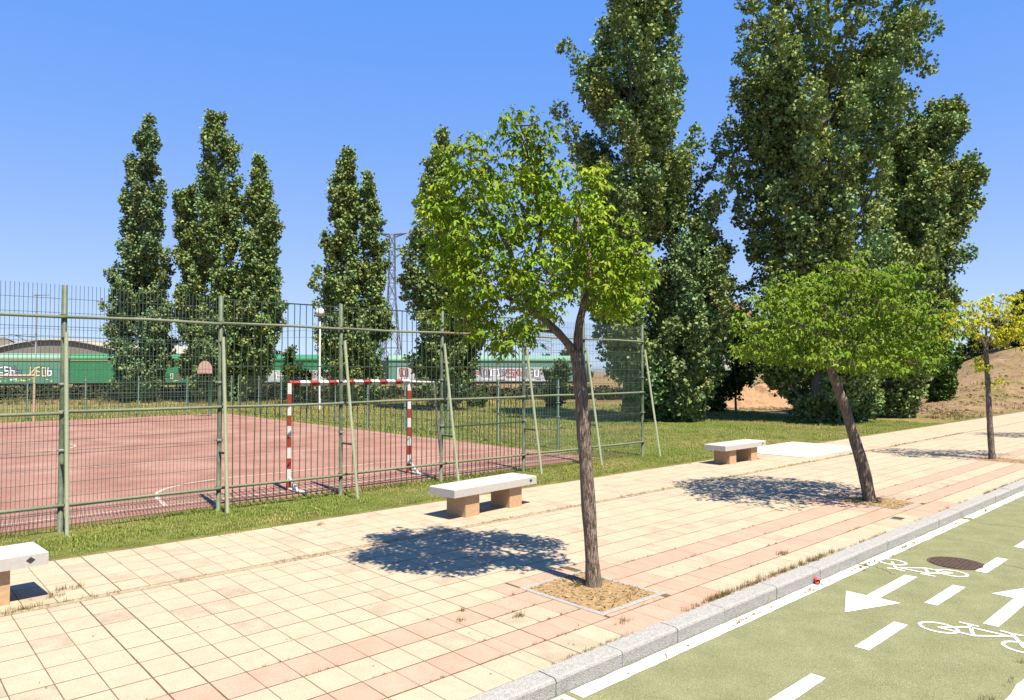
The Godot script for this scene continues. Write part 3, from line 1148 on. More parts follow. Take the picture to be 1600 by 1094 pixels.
# ---------------------------------------------------------------- fences
func build_fences() -> void:
	var v := 11.75
	var posts := [-0.05, 2.14, 4.33, 6.52, 8.78, 11.08, 13.1, 15.42]
	var root := thing("court_fence", "tall weathered green fence of bars and wire mesh along the court front", "fence", W(0, v))
	var st: SurfaceTool
	for i in posts.size():
		var u: float = posts[i]
		var lean := rr(-0.012, 0.012)
		st = mb(true)
		tube(st, [Vector3(u, -0.15, 0), Vector3(u + lean, 1.7, 0), Vector3(u + lean * 2, 3.45, 0)], [0.037], 10)
		var pole := part("post", done(st), M.post, root)
		var out := 0.32 if i < 3 else 0.56
		st = mb(true)
		tube(st, [Vector3(u + 0.03, -0.1, out), Vector3(u + 0.02, 2.78, 0.075)], [0.027], 10)
		part("brace", done(st), M.rail, root)
		st = mb()
		bar(st, Vector3(u, 0.92, 0.03), Vector3(u + 0.03, 0.92, lerpf(out, 0.075, 0.33)), 0.03)
		part("strut", done(st), M.bar, root)
		st = mb()
		bar(st, Vector3(u, 2.7, 0.02), Vector3(u + 0.02, 2.7, 0.09), 0.035)
		part("strut", done(st), M.bar, root)
		for h in [3.02, 2.05, 1.66, 1.12, 0.36]:
			st = mb()
			box(st, Vector3(u, h, 0.005), Vector3(0.085, 0.028, 0.088), 0.004)
			part("clamp", done(st), M.bar if h > 2.5 or h < 1 else M.clip, pole)
	for i in posts.size() - 1:
		var a: float = posts[i]
		var b: float = posts[i + 1]
		for h in [3.0, 1.65, 0.35]:
			st = mb(true)
			var sag := rr(-0.012, 0.012)
			tube(st, [Vector3(a, h + rr(-0.01, 0.01), 0.045), Vector3((a + b) / 2, h + sag, 0.05), Vector3(b, h + rr(-0.01, 0.01), 0.045)], [0.023], 9)
			part("rail", done(st), M.rail_rust if i == 4 and h > 2.5 else M.rail, root)
		if i >= 2 and i <= 4:
			for h in [3.40, 2.31, 0.10]:
				st = mb()
				box(st, Vector3((a + b) / 2, h, -0.02), Vector3(b - a - 0.07, 0.022, 0.008))
				part("flat_rail", done(st), M.bar, root)
			var n := int(round((b - a) / 0.116))
			for k in range(1, n):
				var u := lerpf(a, b, float(k) / n) + rr(-0.006, 0.006)
				st = mb()
				var bend := rr(-0.012, 0.012) if rng.randf() < 0.7 else rr(-0.03, 0.03)
				tube(st, [Vector3(u, 0.03, -0.012), Vector3(u + bend, 1.6, -0.012), Vector3(u - bend * 0.6, 2.7, -0.012), Vector3(u + rr(-0.01, 0.01), 3.41, -0.012)], [0.0105], 4)
				part("bar", done(st), M.bar, root)
		else:
			st = mb()
			var n := int((b - a) / 0.052)
			for k in range(1, n):
				var u := lerpf(a, b, float(k) / n)
				bar(st, Vector3(u, 0.04, -0.045), Vector3(u, 3.46 if i < 2 else 3.4, -0.045), 0.0055)
			var h := 0.06
			while h < 3.44:
				bar(st, Vector3(a + 0.03, h, -0.04), Vector3(b - 0.03, h, -0.04), 0.0048)
				if int(h * 5 + 0.01) % 4 == 1:
					bar(st, Vector3(a + 0.03, h + 0.05, -0.02), Vector3(b - 0.03, h + 0.05, -0.02), 0.005)
				h += 0.2
			var w := part("wire_mesh", done(st), M.wire, root)
			w.set_meta("kind", "stuff")
	st = mb()
	box(st, Vector3(9.93, 1.08, 0.0), Vector3(2.2, 0.03, 0.012))
	part("flat_rail", done(st), M.bar, root)

	low_fence("side_fence", "low dark green wire fence along the right side of the court", W(14.95, 14.4), W(14.95, 37.9), 9)
	low_fence("end_fence", "low dark green wire fence across the far end of the court", W(-8.0, 38.2), W(14.7, 38.2), 10)

func low_fence(called: String, label: String, a: Vector3, b: Vector3, bays: int) -> void:
	var root := thing(called, label, "fence", a)
	var st: SurfaceTool
	var d := b - a
	for i in bays + 1:
		var p := d * (float(i) / bays)
		st = mb(true)
		tube(st, [p + Vector3(0, -0.1, 0), p + Vector3(0, 1.95, 0)], [0.035], 8)
		var pole := part("post", done(st), M.dark_green, root)
		for h in [0.9, 1.3, 1.75]:
			st = mb()
			box(st, p + Vector3(0, h, 0), Vector3(0.085, 0.03, 0.085), 0.003)
			part("clip", done(st), M.clip, pole)
	for i in bays:
		st = mb()
		var p := d * (float(i) / bays)
		var q := d * (float(i + 1) / bays)
		var h := 0.1
		while h < 1.95:
			bar(st, p + Vector3(0, h, 0.03), q + Vector3(0, h, 0.03), 0.012 if int(h * 10) % 4 == 1 else 0.007)
			h += 0.2
		for k in range(1, 24):
			var r := p.lerp(q, k / 24.0)
			bar(st, r + Vector3(0, 0.05, 0.03), r + Vector3(0, 1.93, 0.03), 0.006)
		var w := part("wire_mesh", done(st), M.wire, root)
		w.set_meta("kind", "stuff")

# ---------------------------------------------------------------- trees
func build_trees() -> void:
	M.maple_a = maple_twig(3, 0.098)
	M.maple_b = maple_twig(4, 0.125)
	var p1 := [[[0.0, -0.1], [-0.07, 1.02], [-0.12, 1.83], [-0.15, 2.2], [-0.18, 2.45]], [[-0.17, 2.35], [-0.26, 2.51], [-0.45, 2.72], [-0.65, 2.9], [-0.79, 3.18], [-0.88, 3.52]], [[-0.15, 2.33], [-0.16, 2.64], [-0.11, 2.91], [-0.05, 3.18], [-0.03, 3.45]], [[-0.36, 2.64], [-0.46, 2.655], [-0.57, 2.66]],
		[[-0.79, 3.18], [-0.57, 3.58], [-0.59, 3.99], [-0.65, 4.32], [-0.77, 4.69]], [[-0.88, 3.5], [-1.07, 3.85], [-1.24, 4.22]], [[-0.05, 3.18], [0.14, 3.38], [0.38, 3.41]], [[-0.65, 2.9], [-1.0, 3.04], [-1.27, 3.18]], [[-0.79, 3.18], [-1.07, 3.45], [-1.44, 3.52]], [[-0.03, 3.45], [-0.16, 3.78], [-0.06, 4.12]]]
	var r1 := [[0.073, 0.070], [0.05, 0.024], [0.054, 0.024], [0.022, 0.012], [0.03, 0.01], [0.026, 0.01], [0.026, 0.01], [0.026, 0.01], [0.026, 0.01], [0.026, 0.01]]
	var b1 := [[-0.8, 4.77, 0.255, 0.176], [-0.57, 4.58, 0.218, 0.157], [-1.24, 4.36, 0.383, 0.296], [-1.54, 4.05, 0.218, 0.222], [-1.31, 3.75, 0.42, 0.315], [-0.73, 3.99, 0.428, 0.342], [-0.53, 4.32, 0.246, 0.185], [-0.07, 4.19, 0.237, 0.176], [-0.2, 3.78, 0.337, 0.25], [0.14, 3.65, 0.337, 0.222], [0.41, 3.37, 0.292, 0.185], [0.04, 3.25, 0.401, 0.24], [0.28, 2.98, 0.273, 0.157], [-0.53, 3.31, 0.428, 0.296], [-1.07, 3.25, 0.428, 0.315], [-1.47, 3.45, 0.246, 0.25], [-1.31, 2.84, 0.273, 0.24], [-0.9, 2.71, 0.292, 0.204], [-0.6, 2.91, 0.246, 0.157]]
	street_tree("maple_tree", "tall bright green young tree with a rough forked trunk, nearest on the pavement", 5.72, 4.99, p1, r1, b1, {"tint": Color(0.135, 0.235, 0.02), "tint2": Color(0.245, 0.295, 0.022), "depth": 1.05, "mid": -0.6, "half": 1.3, "airy": 1, "leaves": 2.5, "back": -0.1, "mesh": M.maple_a})
	var p2 := [[[0.0, -0.1], [-0.11, 0.52], [-0.28, 1.12], [-0.46, 1.73], [-0.71, 2.40]], [[-0.71, 2.37], [-0.88, 2.78], [-1.21, 3.06]], [[-0.71, 2.37], [-0.44, 2.89], [-0.33, 3.44]], [[-0.66, 2.34], [0.0, 2.67], [0.44, 3.0]], [[-0.77, 2.36], [-0.97, 2.38], [-1.32, 2.61]], [[-0.71, 2.37], [-0.66, 3.22], [-0.5, 3.77]]]
	var r2 := [[0.105, 0.075], [0.05, 0.02], [0.05, 0.02], [0.045, 0.015], [0.03, 0.012], [0.045, 0.015]]
	var b2 := [[-1.16, 2.89, 0.83, 0.46], [-0.33, 3.44, 0.94, 0.55], [0.5, 3.06, 0.66, 0.53], [-0.5, 3.94, 0.55, 0.24], [0.17, 3.83, 0.61, 0.31], [-1.6, 3.22, 0.61, 0.39], [-0.77, 2.55, 1.05, 0.25], [0.66, 2.56, 0.5, 0.31], [-1.82, 2.67, 0.42, 0.28], [-1.43, 3.72, 0.33, 0.2], [0.11, 2.5, 0.66, 0.25]]
	street_tree("maple_tree", "deep green umbrella shaped tree with a smooth trunk leaning left", 12.88, 4.98, p2, r2, b2, {"tint": Color(0.115, 0.20, 0.02), "tint2": Color(0.20, 0.27, 0.03), "depth": 1.45, "mid": -0.55, "half": 1.8, "leaves": 0.78, "mesh": M.maple_b})
	var p3 := [[[0.0, -0.1], [-0.05, 0.93], [-0.08, 1.9], [-0.11, 2.78]], [[-0.11, 2.78], [-0.34, 3.27], [-0.74, 3.43]], [[-0.11, 2.78], [0.15, 3.35], [0.55, 3.67]], [[-0.11, 2.78], [-0.1, 3.51], [-0.18, 3.99]], [[-0.08, 2.7], [0.63, 3.02], [1.27, 3.43]]]
	var r3 := [[0.075, 0.05], [0.03, 0.012], [0.03, 0.012], [0.03, 0.012], [0.03, 0.012]]
	var b3 := [[-0.18, 3.51, 0.75, 0.40], [-0.69, 3.31, 0.48, 0.26], [0.55, 3.75, 0.75, 0.5], [0.95, 3.19, 0.56, 0.3], [-0.26, 3.99, 0.4, 0.2], [-0.98, 3.56, 0.35, 0.2], [1.44, 3.51, 0.65, 0.42], [0.15, 3.11, 0.7, 0.2], [-0.18, 2.22, 0.24, 0.2, 1], [0.11, 1.85, 0.27, 0.15, 1], [-0.16, 2.5, 0.15, 0.17, 1]]
	var o3 := {"tint": Color(0.32, 0.34, 0.025), "tint2": Color(0.46, 0.42, 0.03), "depth": 1.0, "mid": 0.2, "half": 1.6, "leaves": 0.33, "mesh": M.maple_b}
	street_tree("maple_tree", "thin yellow leaved young tree with green sprouts low on its trunk", 21.11, 5.21, p3, r3, b3, o3)
	o3.tint = Color(0.112, 0.14, 0.0168)
	o3.tint2 = Color(0.224, 0.202, 0.0168)
	o3.leaves = 0.3
	street_tree("maple_tree", "street tree past the right edge whose shadow crosses the pavement", 29.3, 5.0, p3, r3, b3.slice(0, 8), o3)

	var far := {"scale": 1.2, "dense": 1.1}
	leaf_tree("poplar_tree", "slender dark poplar, farthest left of the row behind the court", "tree", "poplars behind the court", 14.84, 54.84, [[20.06, 0.36, 0.14, 18.39, 0.27, 0.95, 16.59, 0.02, 1.29, 14.79, -0.31, 1.53, 13.43, 0.16, 1.29, 11.18, -0.07, 1.65, 9.37, -0.27, 1.94, 7.12, -0.07, 1.96, 4.87, -0.07, 2.1, 2.61, -0.07, 1.96, 0.81, -0.02, 1.47]], far.merged({"tint": Color(0.15, 0.22, 0.105)}))
	leaf_tree("poplar_tree", "broad dark poplar with three pointed tops behind the court", "tree", "poplars behind the court", 18.59, 51.41, [[20.78, -0.03, 0.23, 19.29, -0.21, 0.86, 17.49, 0.24, 1.4, 15.69, 0.11, 1.35, 13.88, 0.26, 1.65, 12.08, 0.13, 1.65, 9.37, 0.2, 1.8, 6.67, 0.08, 2.14, 3.96, 0.08, 2.14, 1.26, 0.08, 1.69], [15.46, -2.51, 0.18, 14.78, -2.33, 0.63, 12.98, -2.4, 0.79, 10.28, -1.94, 0.79, 7.57, -2.01, 0.86, 4.87, -1.94, 0.79, 2.61, -1.83, 0.68], [17.35, 2.99, 0.14, 16.14, 3.02, 0.56, 14.33, 3.08, 0.95, 12.08, 3.2, 1.29, 9.82, 3.06, 1.29, 7.57, 3.06, 1.51, 4.87, 3.06, 1.42, 2.61, 2.9, 1.13, 0.81, 2.56, 0.79]], far)
	leaf_tree("poplar_tree", "dark poplar with two tops beside the white globe lamp", "tree", "poplars behind the court", 23.84, 41.56, [[16.86, -0.4, 0.13, 15.95, -0.33, 0.52, 14.28, -0.6, 1.0, 12.19, -0.69, 1.09, 9.68, -0.81, 1.63, 7.59, -0.65, 1.88, 5.51, -0.4, 2.05, 3.0, -0.02, 2.09, 0.91, -0.02, 1.67], [15.11, 0.9, 0.13, 13.86, 0.9, 0.42, 12.19, 1.23, 0.84, 9.68, 1.3, 0.9, 7.18, 1.34, 0.94, 4.67, 1.55, 0.94]], far)
	leaf_tree("poplar_tree", "dark poplar half hidden behind the nearest bright green tree", "tree", "poplars behind the court", 24.92, 32.41, [[16.0, -0.6, 0.13, 15.09, -0.73, 0.73, 13.82, -0.82, 1.0, 11.63, -0.82, 1.36, 9.45, -0.73, 1.64, 7.27, -0.69, 1.96, 5.09, -0.37, 2.0, 2.9, -0.19, 1.82, 1.09, -0.09, 1.55]], far)
	leaf_tree("poplar_tree", "very tall dark poplar with a rounded crown right of the court", "tree", "poplars behind the court", 26.12, 20.59, [[21.82, 0.46, 0.15, 20.94, 0.46, 1.17, 19.19, 0.46, 2.05, 18.01, 0.38, 2.42, 16.84, 0.16, 2.49, 15.67, 0.19, 3.19, 14.5, 0.02, 2.93, 13.33, 0.43, 3.19, 11.57, 0.43, 3.19, 9.81, 0.49, 3.25, 8.05, 0.54, 3.37, 6.29, 0.57, 3.05, 3.95, 0.31, 2.49, 1.61, 0.31, 1.61, 0.43, 0.16, 0.88]], {"thick": 0.4, "leaves": 1.2})
	leaf_tree("bushy_poplar", "low bushy poplar reaching the ground between the two tallest poplars", "tree", "poplars behind the court", 27.04, 18.62, [[9.47, 1.23, 0.21, 8.76, 1.3, 1.0, 7.33, 0.9, 1.74, 5.91, 0.8, 1.93, 4.48, 0.65, 1.93, 2.76, 0.3, 1.57, 1.34, 0.16, 1.29, 0.19, 0.01, 0.71]], {"dense": 1.3, "tint": Color(0.155, 0.22, 0.09)})
	leaf_tree("poplar_tree", "widest and tallest dark poplar, above the leaning umbrella tree", "tree", "poplars behind the court", 31.38, 14.12, [[22.5, 0.17, 0.14, 20.24, 0.31, 2.96, 18.55, 0.45, 3.89, 17.14, 0.53, 3.81, 15.73, 0.56, 3.98, 14.32, 0.1, 3.6, 12.91, -0.23, 3.78, 11.22, -0.23, 3.78, 9.24, -0.04, 3.6, 7.27, -0.04, 3.31, 5.3, 0.03, 3.24, 3.32, 0.1, 2.89, 1.63, 0.24, 2.19, 0.36, 0.17, 1.41]], {"thick": 0.5, "leaves": 1.15, "dense": 1.0})
	leaf_tree("poplar_tree", "dark poplar spreading to the right beside the widest one", "tree", "poplars behind the court", 36.27, 13.11, [[15.0, 2.4, 0.4, 13.77, 1.7, 1.5, 11.64, 1.5, 2.3, 9.81, 1.5, 2.3, 8.29, 1.0, 2.2, 6.46, 1.1, 2.2, 4.63, 0.9, 2.1, 2.8, 0.45, 1.5, 1.58, 0.34, 1.1, 0.21, 0.01, 0.4], [15.3, 3.3, 0.3, 14.6, 3.4, 0.8, 13.6, 3.0, 0.9, 12.9, 2.2, 0.8], [12.2, 3.2, 0.5, 11.4, 3.7, 0.8, 10.2, 3.3, 0.9, 9.4, 2.6, 0.6]], {"thick": 0.35, "dense": 1.4})
	var lightg := {"tint": Color(0.056, 0.0896, 0.0224), "thick": 0.07, "dense": 0.6}
	leaf_tree("sapling", "small leafy sapling in front of the reddish dirt mound", "tree", "", 35.70, 20.84, [[5.77, -0.15, 0.18, 5.0, -0.07, 0.97, 3.59, -0.12, 1.2, 2.18, 0.02, 1.06, 1.47, 0.11, 0.62]], lightg)
	leaf_tree("sapling", "small leafy sapling in the meadow left of the globe lamp", "tree", "", 21.55, 45.33, [[3.7, 0.02, 0.35, 3.1, 0.08, 0.85, 1.9, 0.19, 1.2, 0.9, 0.2, 0.8, 0.5, 0.1, 0.3]], lightg)
	leaf_tree("sapling", "small leafy sapling left of the nearest rough tree trunk", "tree", "", 30.31, 29.20, [[3.2, -0.04, 0.35, 2.7, -0.17, 0.75, 1.6, -0.11, 0.85, 0.9, -0.02, 0.6, 0.5, 0.0, 0.2]], lightg)
	leaf_tree("shrub", "low green shrub in the meadow behind the striped goal", "shrub", "", 28.07, 33.95, [[1.46, -0.08, 0.2, 0.91, 0.2, 0.79, 0.21, 0.27, 0.79]], lightg)
	leaf_tree("shrub", "light green bush at the foot of the dry slope", "shrub", "", 53.56, 16.09, [[3.66, 0.01, 0.21, 3.02, 0.18, 1.03, 2.16, 0.12, 1.18, 1.31, 0.01, 0.86, 0.2, 0.0, 0.8]], {"tint": Color(0.0728, 0.129, 0.028), "thick": 0.07, "scale": 1.3, "ground": 0.2})
	for b in [[15.0, 47.0, 2.6, 1.6, "dark bush left behind the reddish dirt mound"], [18.5, 46.0, 3.0, 1.9, "dark bush right behind the reddish dirt mound"], [11.2, 47.0, 2.4, 1.5, "dark bush between the bushy poplar and the dirt mound"], [21.5, 44.0, 2.2, 1.7, "dark bush behind the widest poplar trunk"], [11.0, 39.5, 1.3, 0.8, "small bush at the foot of the bushy poplar by the dirt mound"]]:
		var q := rf(b[0], b[1])
		leaf_tree("bush", b[4], "shrub", "bushes behind the dirt mound", q.x, -q.z, [[b[2], 0.0, 0.3, b[2] * 0.8, 0.1, b[3] * 0.7, b[2] * 0.45, 0.0, b[3], 0.2, 0.0, b[3] * 0.9]], {"tint": Color(0.08, 0.12, 0.04), "thick": 0.08, "scale": 1.2})
	var hg := hill(131.8, 28.6)
	leaf_tree("round_tree", "dark round tree standing on top of the dry slope", "tree", "", 131.8, 28.6, [[15.0 - hg, 1.26, 0.9, 12.86 - hg, 1.75, 3.68, 9.91 - hg, 1.6, 4.81, 6.96 - hg, 1.26, 4.17, 5.69 - hg, 1.01, 3.44, 0.3, 1.0, 3.0]], {"scale": 2.6, "ground": hg, "tint": Color(0.0336, 0.056, 0.0196), "clump": 1.5, "dense": 0.8})

# ---------------------------------------------------------------- background
func build_background() -> void:
	var st: SurfaceTool
	# dirt mound
	var f := FastNoiseLite.new()
	f.seed = 12
	f.frequency = 0.5
	st = mb(true)
	var n := 40
	for i in n + 1:
		for j in n + 1:
			var x := lerpf(-3.4, 3.4, i / float(n))
			var z := lerpf(-2.6, 2.6, j / float(n))
			var h := 1.75 * exp(-(pow((x + 0.9) / 1.2, 2.0) + pow(z / 1.4, 2.0))) + 1.35 * exp(-(pow((x - 1.3) / 1.2, 2.0) + pow(z / 1.3, 2.0)))
			h = h * (1.0 + 0.35 * f.get_noise_2d(x * 2, z * 2)) + 0.42 * f.get_noise_2d(x * 4, z * 4) * minf(1.0, h * 2.0) - 0.14
			st.add_vertex(Vector3(x, h, z))
	for i in n:
		for j in n:
			var k := i * (n + 1) + j
			for id in [k, k + 1, k + n + 2, k, k + n + 2, k + n + 1]:
				st.add_index(id)
	var md := part("dirt_mound", done(st), M.mound, self)
	md.position = rf(14.6, 44.5)
	md.rotation.y = YAW - PI / 2
	md.set_meta("kind", "structure")

	# globe lamp
	var lamp := thing("globe_lamp", "white globe street lamp on a slim pale pole behind the court", "street lamp", W(19.4, 37.45))
	st = mb(true)
	tube(st, [Vector3(0, -0.1, 0), Vector3(0.0, 0.6, 0), Vector3(0, 0.62, 0), Vector3(0, 5.25, 0)], [0.085, 0.085, 0.055, 0.045], 10)
	part("pole", done(st), M.lamp_pole, lamp)
	var sp := SphereMesh.new()
	sp.radius = 0.26
	sp.height = 0.5
	var globe := part("globe", sp, M.globe, lamp, Vector3(0, 5.52, 0))
	st = mb(true)
	tube(st, [Vector3(0, 5.2, 0), Vector3(0, 5.3, 0), Vector3(0, 5.42, 0)], [0.06, 0.13, 0.245], 14)
	part("collar", done(st), M.steel, globe, Vector3(0, -5.52, 0))

	# mini basketball backboard at the court's far right
	var hoop := thing("basketball_hoop", "small faded pink basketball backboard on a dark post at the court edge", "basketball hoop", W(12.2, 35.0), 0.9)
	st = mb(true)
	tube(st, [Vector3(0.75, -0.05, 0), Vector3(0.75, 1.7, 0), Vector3(0.45, 2.35, 0), Vector3(0.05, 2.4, 0)], [0.055], 8)
	part("post", done(st), M.dark_green, hoop)
	st = mb()
	var ring := []
	for k in 17:
		var a := PI * k / 16.0
		ring.append(Vector2(cos(a) * 0.34, sin(a) * 0.5))
	ring.append(Vector2(-0.34, -0.1))
	ring.append(Vector2(0.34, -0.1))
	for k in ring.size():
		var p: Vector2 = ring[k]
		var q: Vector2 = ring[(k + 1) % ring.size()]
		quad(st, Vector3(-0.02, p.y, p.x), Vector3(-0.02, q.y, q.x), Vector3(0.02, q.y, q.x), Vector3(0.02, p.y, p.x))
		tri(st, Vector3(-0.02, 0, 0), Vector3(-0.02, p.y, p.x), Vector3(-0.02, q.y, q.x))
		tri(st, Vector3(0.02, 0, 0), Vector3(0.02, q.y, q.x), Vector3(0.02, p.y, p.x))
	var board := part("backboard", done(st), M.board_pink, hoop, Vector3(0, 2.18, 0))
	var t := TorusMesh.new()
	t.inner_radius = 0.15
	t.outer_radius = 0.175
	part("ring", t, M.orange, board, Vector3(-0.22, -0.06, 0))

	# undergrowth in front of the railway
	var xf := []
	var cols := []
	for k in 170:
		var c := rf(lerpf(-46, 9, k / 170.0) + rr(-0.6, 0.6), rr(54, 60))
		var rc := rr(0.45, 0.85)
		var sh := rr(0.6, 1.15)
		for i in 45:
			var d := rand_dir()
			var p := c + Vector3(d.x * rc * 1.3, absf(d.y) * rc * 1.3 + 0.05, d.z * rc) * rr(0.5, 1.0)
			xf.append(Transform3D(Basis.from_euler(Vector3(rr(-1, 1), rr(0, TAU), 0)).scaled(Vector3.ONE * rr(1.2, 1.9)), p))
			cols.append(Color(0.0308, 0.042, 0.0179).lerp(Color(0.0784, 0.0616, 0.0336), 0.7 * rng.randf()) * sh)
	var ug := copies("undergrowth", M.twig_a, M.leaf_poplar, self, xf, cols)
	ug.set_meta("kind", "stuff")
	tag(ug, "dark tangled undergrowth along the railway", "undergrowth")

	# train
	var A := rf(-73.6, 86.8)
	var B := rf(9.0, 104.5)
	var dir := (B - A).normalized()
	var turn := atan2(-dir.z, dir.x)
	var labels := ["mint roofed wagon covered in black and white letters at the far left", "green wagon with a dark end and a pinkish tag, second from left", "bright green wagon mostly hidden behind the two topped poplar", "pale mint wagon with grey and red tags, farthest right"]
	var along := 0.0
	var lens := [17.6, 18.6, 18.6, 28.2]
	for i in 4:
		var ln: float = lens[i]
		var car := thing("railway_wagon", labels[i], "train wagon", A + dir * (along + ln / 2), turn, "wagons of the parked train")
		var body: Material = [M.train_teal, M.train_green, M.train_green, M.train_teal][i]
		st = mb()
		box(st, Vector3(0, 2.05, 0), Vector3(ln, 2.9, 2.8))
		var hull := part("body", done(st), body, car)
		st = mb(true)
		var pr := [Vector2(1.43, 3.5), Vector2(1.40, 3.85), Vector2(1.1, 4.12), Vector2(0.6, 4.26), Vector2(0, 4.30), Vector2(-0.6, 4.26), Vector2(-1.1, 4.12), Vector2(-1.40, 3.85), Vector2(-1.43, 3.5)]
		for k in pr.size() - 1:
			quad(st, Vector3(-ln / 2, pr[k].y, pr[k].x), Vector3(-ln / 2, pr[k + 1].y, pr[k + 1].x), Vector3(ln / 2, pr[k + 1].y, pr[k + 1].x), Vector3(ln / 2, pr[k].y, pr[k].x))
		for e in [-0.5, 0.5]:
			for k in range(1, pr.size() - 1):
				tri(st, Vector3(e * ln, pr[0].y, pr[0].x), Vector3(e * ln, pr[k].y, pr[k].x), Vector3(e * ln, pr[k + 1].y, pr[k + 1].x))
		part("roof", done(st), [M.mint, M.train_green, M.train_green, M.mint][i], car)
		st = mb()
		box(st, Vector3(0, 3.42, 1.43), Vector3(ln - 0.1, 0.14, 0.06))
		part("side_stripe", done(st), M.ochre if i < 2 else M.train_dark, hull)
		st = mb()
		var g0: float = [-0.14, 0.12, -0.4, -0.46][i] * ln
		var g1: float = [0.48, 0.44, 0.4, 0.3][i] * ln
		var y0: float = 0.65
		var y1: float = [2.95, 1.9, 2.2, 2.6][i]
		for q in [[g0, y0, 0, 1], [g0, y1, 0, 0], [g1, y1, 1, 0], [g0, y0, 0, 1], [g1, y1, 1, 0], [g1, y0, 1, 1]]:
			st.set_uv(Vector2(q[2], q[3]))
			st.set_normal(Vector3.BACK)
			st.add_vertex(Vector3(q[0], q[1], 1.404))
		part("graffiti", st.commit(), M["graffiti%d" % i], hull)
		for e in [-0.5, 0.5]:
			st = mb()
			box(st, Vector3(e * (ln + 0.5), 2.0, 0), Vector3(0.5, 3.1, 2.3))
			part("gangway", done(st), M.train_dark, car)
		st = mb()
		box(st, Vector3(0, 0.45, 0), Vector3(ln - 0.6, 0.32, 2.3))
		part("underframe", done(st), M.train_dark, car)
		for e in [-0.36, -0.26, 0.26, 0.36]:
			st = mb(true)
			tube(st, [Vector3(e * ln, 0.42, -1.2), Vector3(e * ln, 0.42, 1.2)], [0.42], 14)
			part("wheelset", done(st), M.train_dark, car)
		along += ln + 1.0
	# warehouse behind the train
	var wh := thing("warehouse", "low brown warehouse with a shallow curved roof behind the train", "building", rf(-87.0, 132.0), YAW - PI / 2 - 0.05)
	st = mb()
	var arch := []
	for k in 13:
		var a := k / 12.0
		arch.append(Vector2(lerpf(-11, 16, a), 5.2 + 2.5 * sin(PI * clampf(a * 0.96 + 0.02, 0, 1))))
	for k in 12:
		quad(st, Vector3(arch[k].x, 0, 0), Vector3(arch[k].x, arch[k].y, 0), Vector3(arch[k + 1].x, arch[k + 1].y, 0), Vector3(arch[k + 1].x, 0, 0))
		quad(st, Vector3(arch[k].x, 0, -40), Vector3(arch[k].x, arch[k].y, -40), Vector3(arch[k + 1].x, arch[k + 1].y, -40), Vector3(arch[k + 1].x, 0, -40))
	part("gable_wall", done(st), M.wall_brown, wh)
	st = mb(true)
	for k in 12:
		var p := Vector3(arch[k].x, arch[k].y + 0.03, 0.4)
		var q := Vector3(arch[k + 1].x, arch[k + 1].y + 0.03, 0.4)
		var dn := Vector3(0, 0.28, 0)
		var bk := Vector3(0, 0, -41)
		quad(st, p + dn, p + dn + bk, q + dn + bk, q + dn)
		quad(st, p, p + dn, q + dn, q)
	part("roof", done(st), M.roof_pale, wh)
	st = mb()
	box(st, Vector3(-11.1, 3.0, -20), Vector3(0.3, 6.0, 40))
	part("side_wall", done(st), M.wall_white, wh)
	st = mb()
	for e in [-7.0, -2.0, 3.0, 8.0, 12.5]:
		st = mb()
		box(st, Vector3(e, 4.6, 0.03), Vector3(2.6, 0.9, 0.08))
		part("window", done(st), M.glass, wh)
	var hall := thing("storage_hall", "long pale roofed hall left of the curved warehouse", "building", rf(-110.0, 130.0), YAW - PI / 2 - 0.02)
	st = mb()
	box(st, Vector3(-12, 2.7, -8), Vector3(46, 5.4, 16))
	part("wall", done(st), M.wall_brown, hall)
	st = mb()
	quad(st, Vector3(-36, 4.2, 0.6), Vector3(-36, 8.6, -8), Vector3(12, 8.6, -8), Vector3(12, 6.3, 0.6))
	quad(st, Vector3(-36, 4.2, -16.6), Vector3(-36, 8.6, -8), Vector3(12, 8.6, -8), Vector3(12, 6.3, -16.6))
	tri(st, Vector3(12, 5.2, 0.6), Vector3(12, 8.6, -8), Vector3(12, 5.2, -16.6))
	part("roof", done(st), M.roof_pale, hall)
	# white house beyond the poplars
	var hs := thing("white_house", "tall white house with red tiled roof glimpsed between the big poplars", "building", rf(22.6, 84.0), YAW - PI / 2 + 0.35)
	st = mb()
	box(st, Vector3(0, 4.2, 0), Vector3(7, 8.4, 9))
	part("wall", done(st), M.wall_white, hs)
	st = mb()
	for e in [-4.9, 4.9]:
		quad(st, Vector3(-3.8, 8.35, e), Vector3(3.8, 8.35, e), Vector3(3.8, 10.4, 0), Vector3(-3.8, 10.4, 0))
		tri(st, Vector3(e * 0.775, 8.35, -4.9), Vector3(e * 0.775, 8.35, 4.9), Vector3(e * 0.775, 10.4, 0))
	part("roof", done(st), M.roof_red, hs)
	for e in [-2.0, 1.6]:
		for h in [1.6, 4.3, 7.0]:
			st = mb()
			box(st, Vector3(e, h, 4.52), Vector3(1.1, 1.3, 0.08))
			part("window", done(st), M.glass, hs)
	# pylon
	var py := thing("lattice_pylon", "tall grey lattice power pylon between the poplars", "pylon", rf(-37.0, 220.0), YAW - PI / 2)
	st = mb()
	var lv := [[0.0, 3.4], [9.0, 2.5], [17.0, 1.75], [24.0, 1.2], [29.0, 1.0], [33.0, 0.95], [36.5, 0.9], [40.0, 0.85], [44.0, 0.8]]
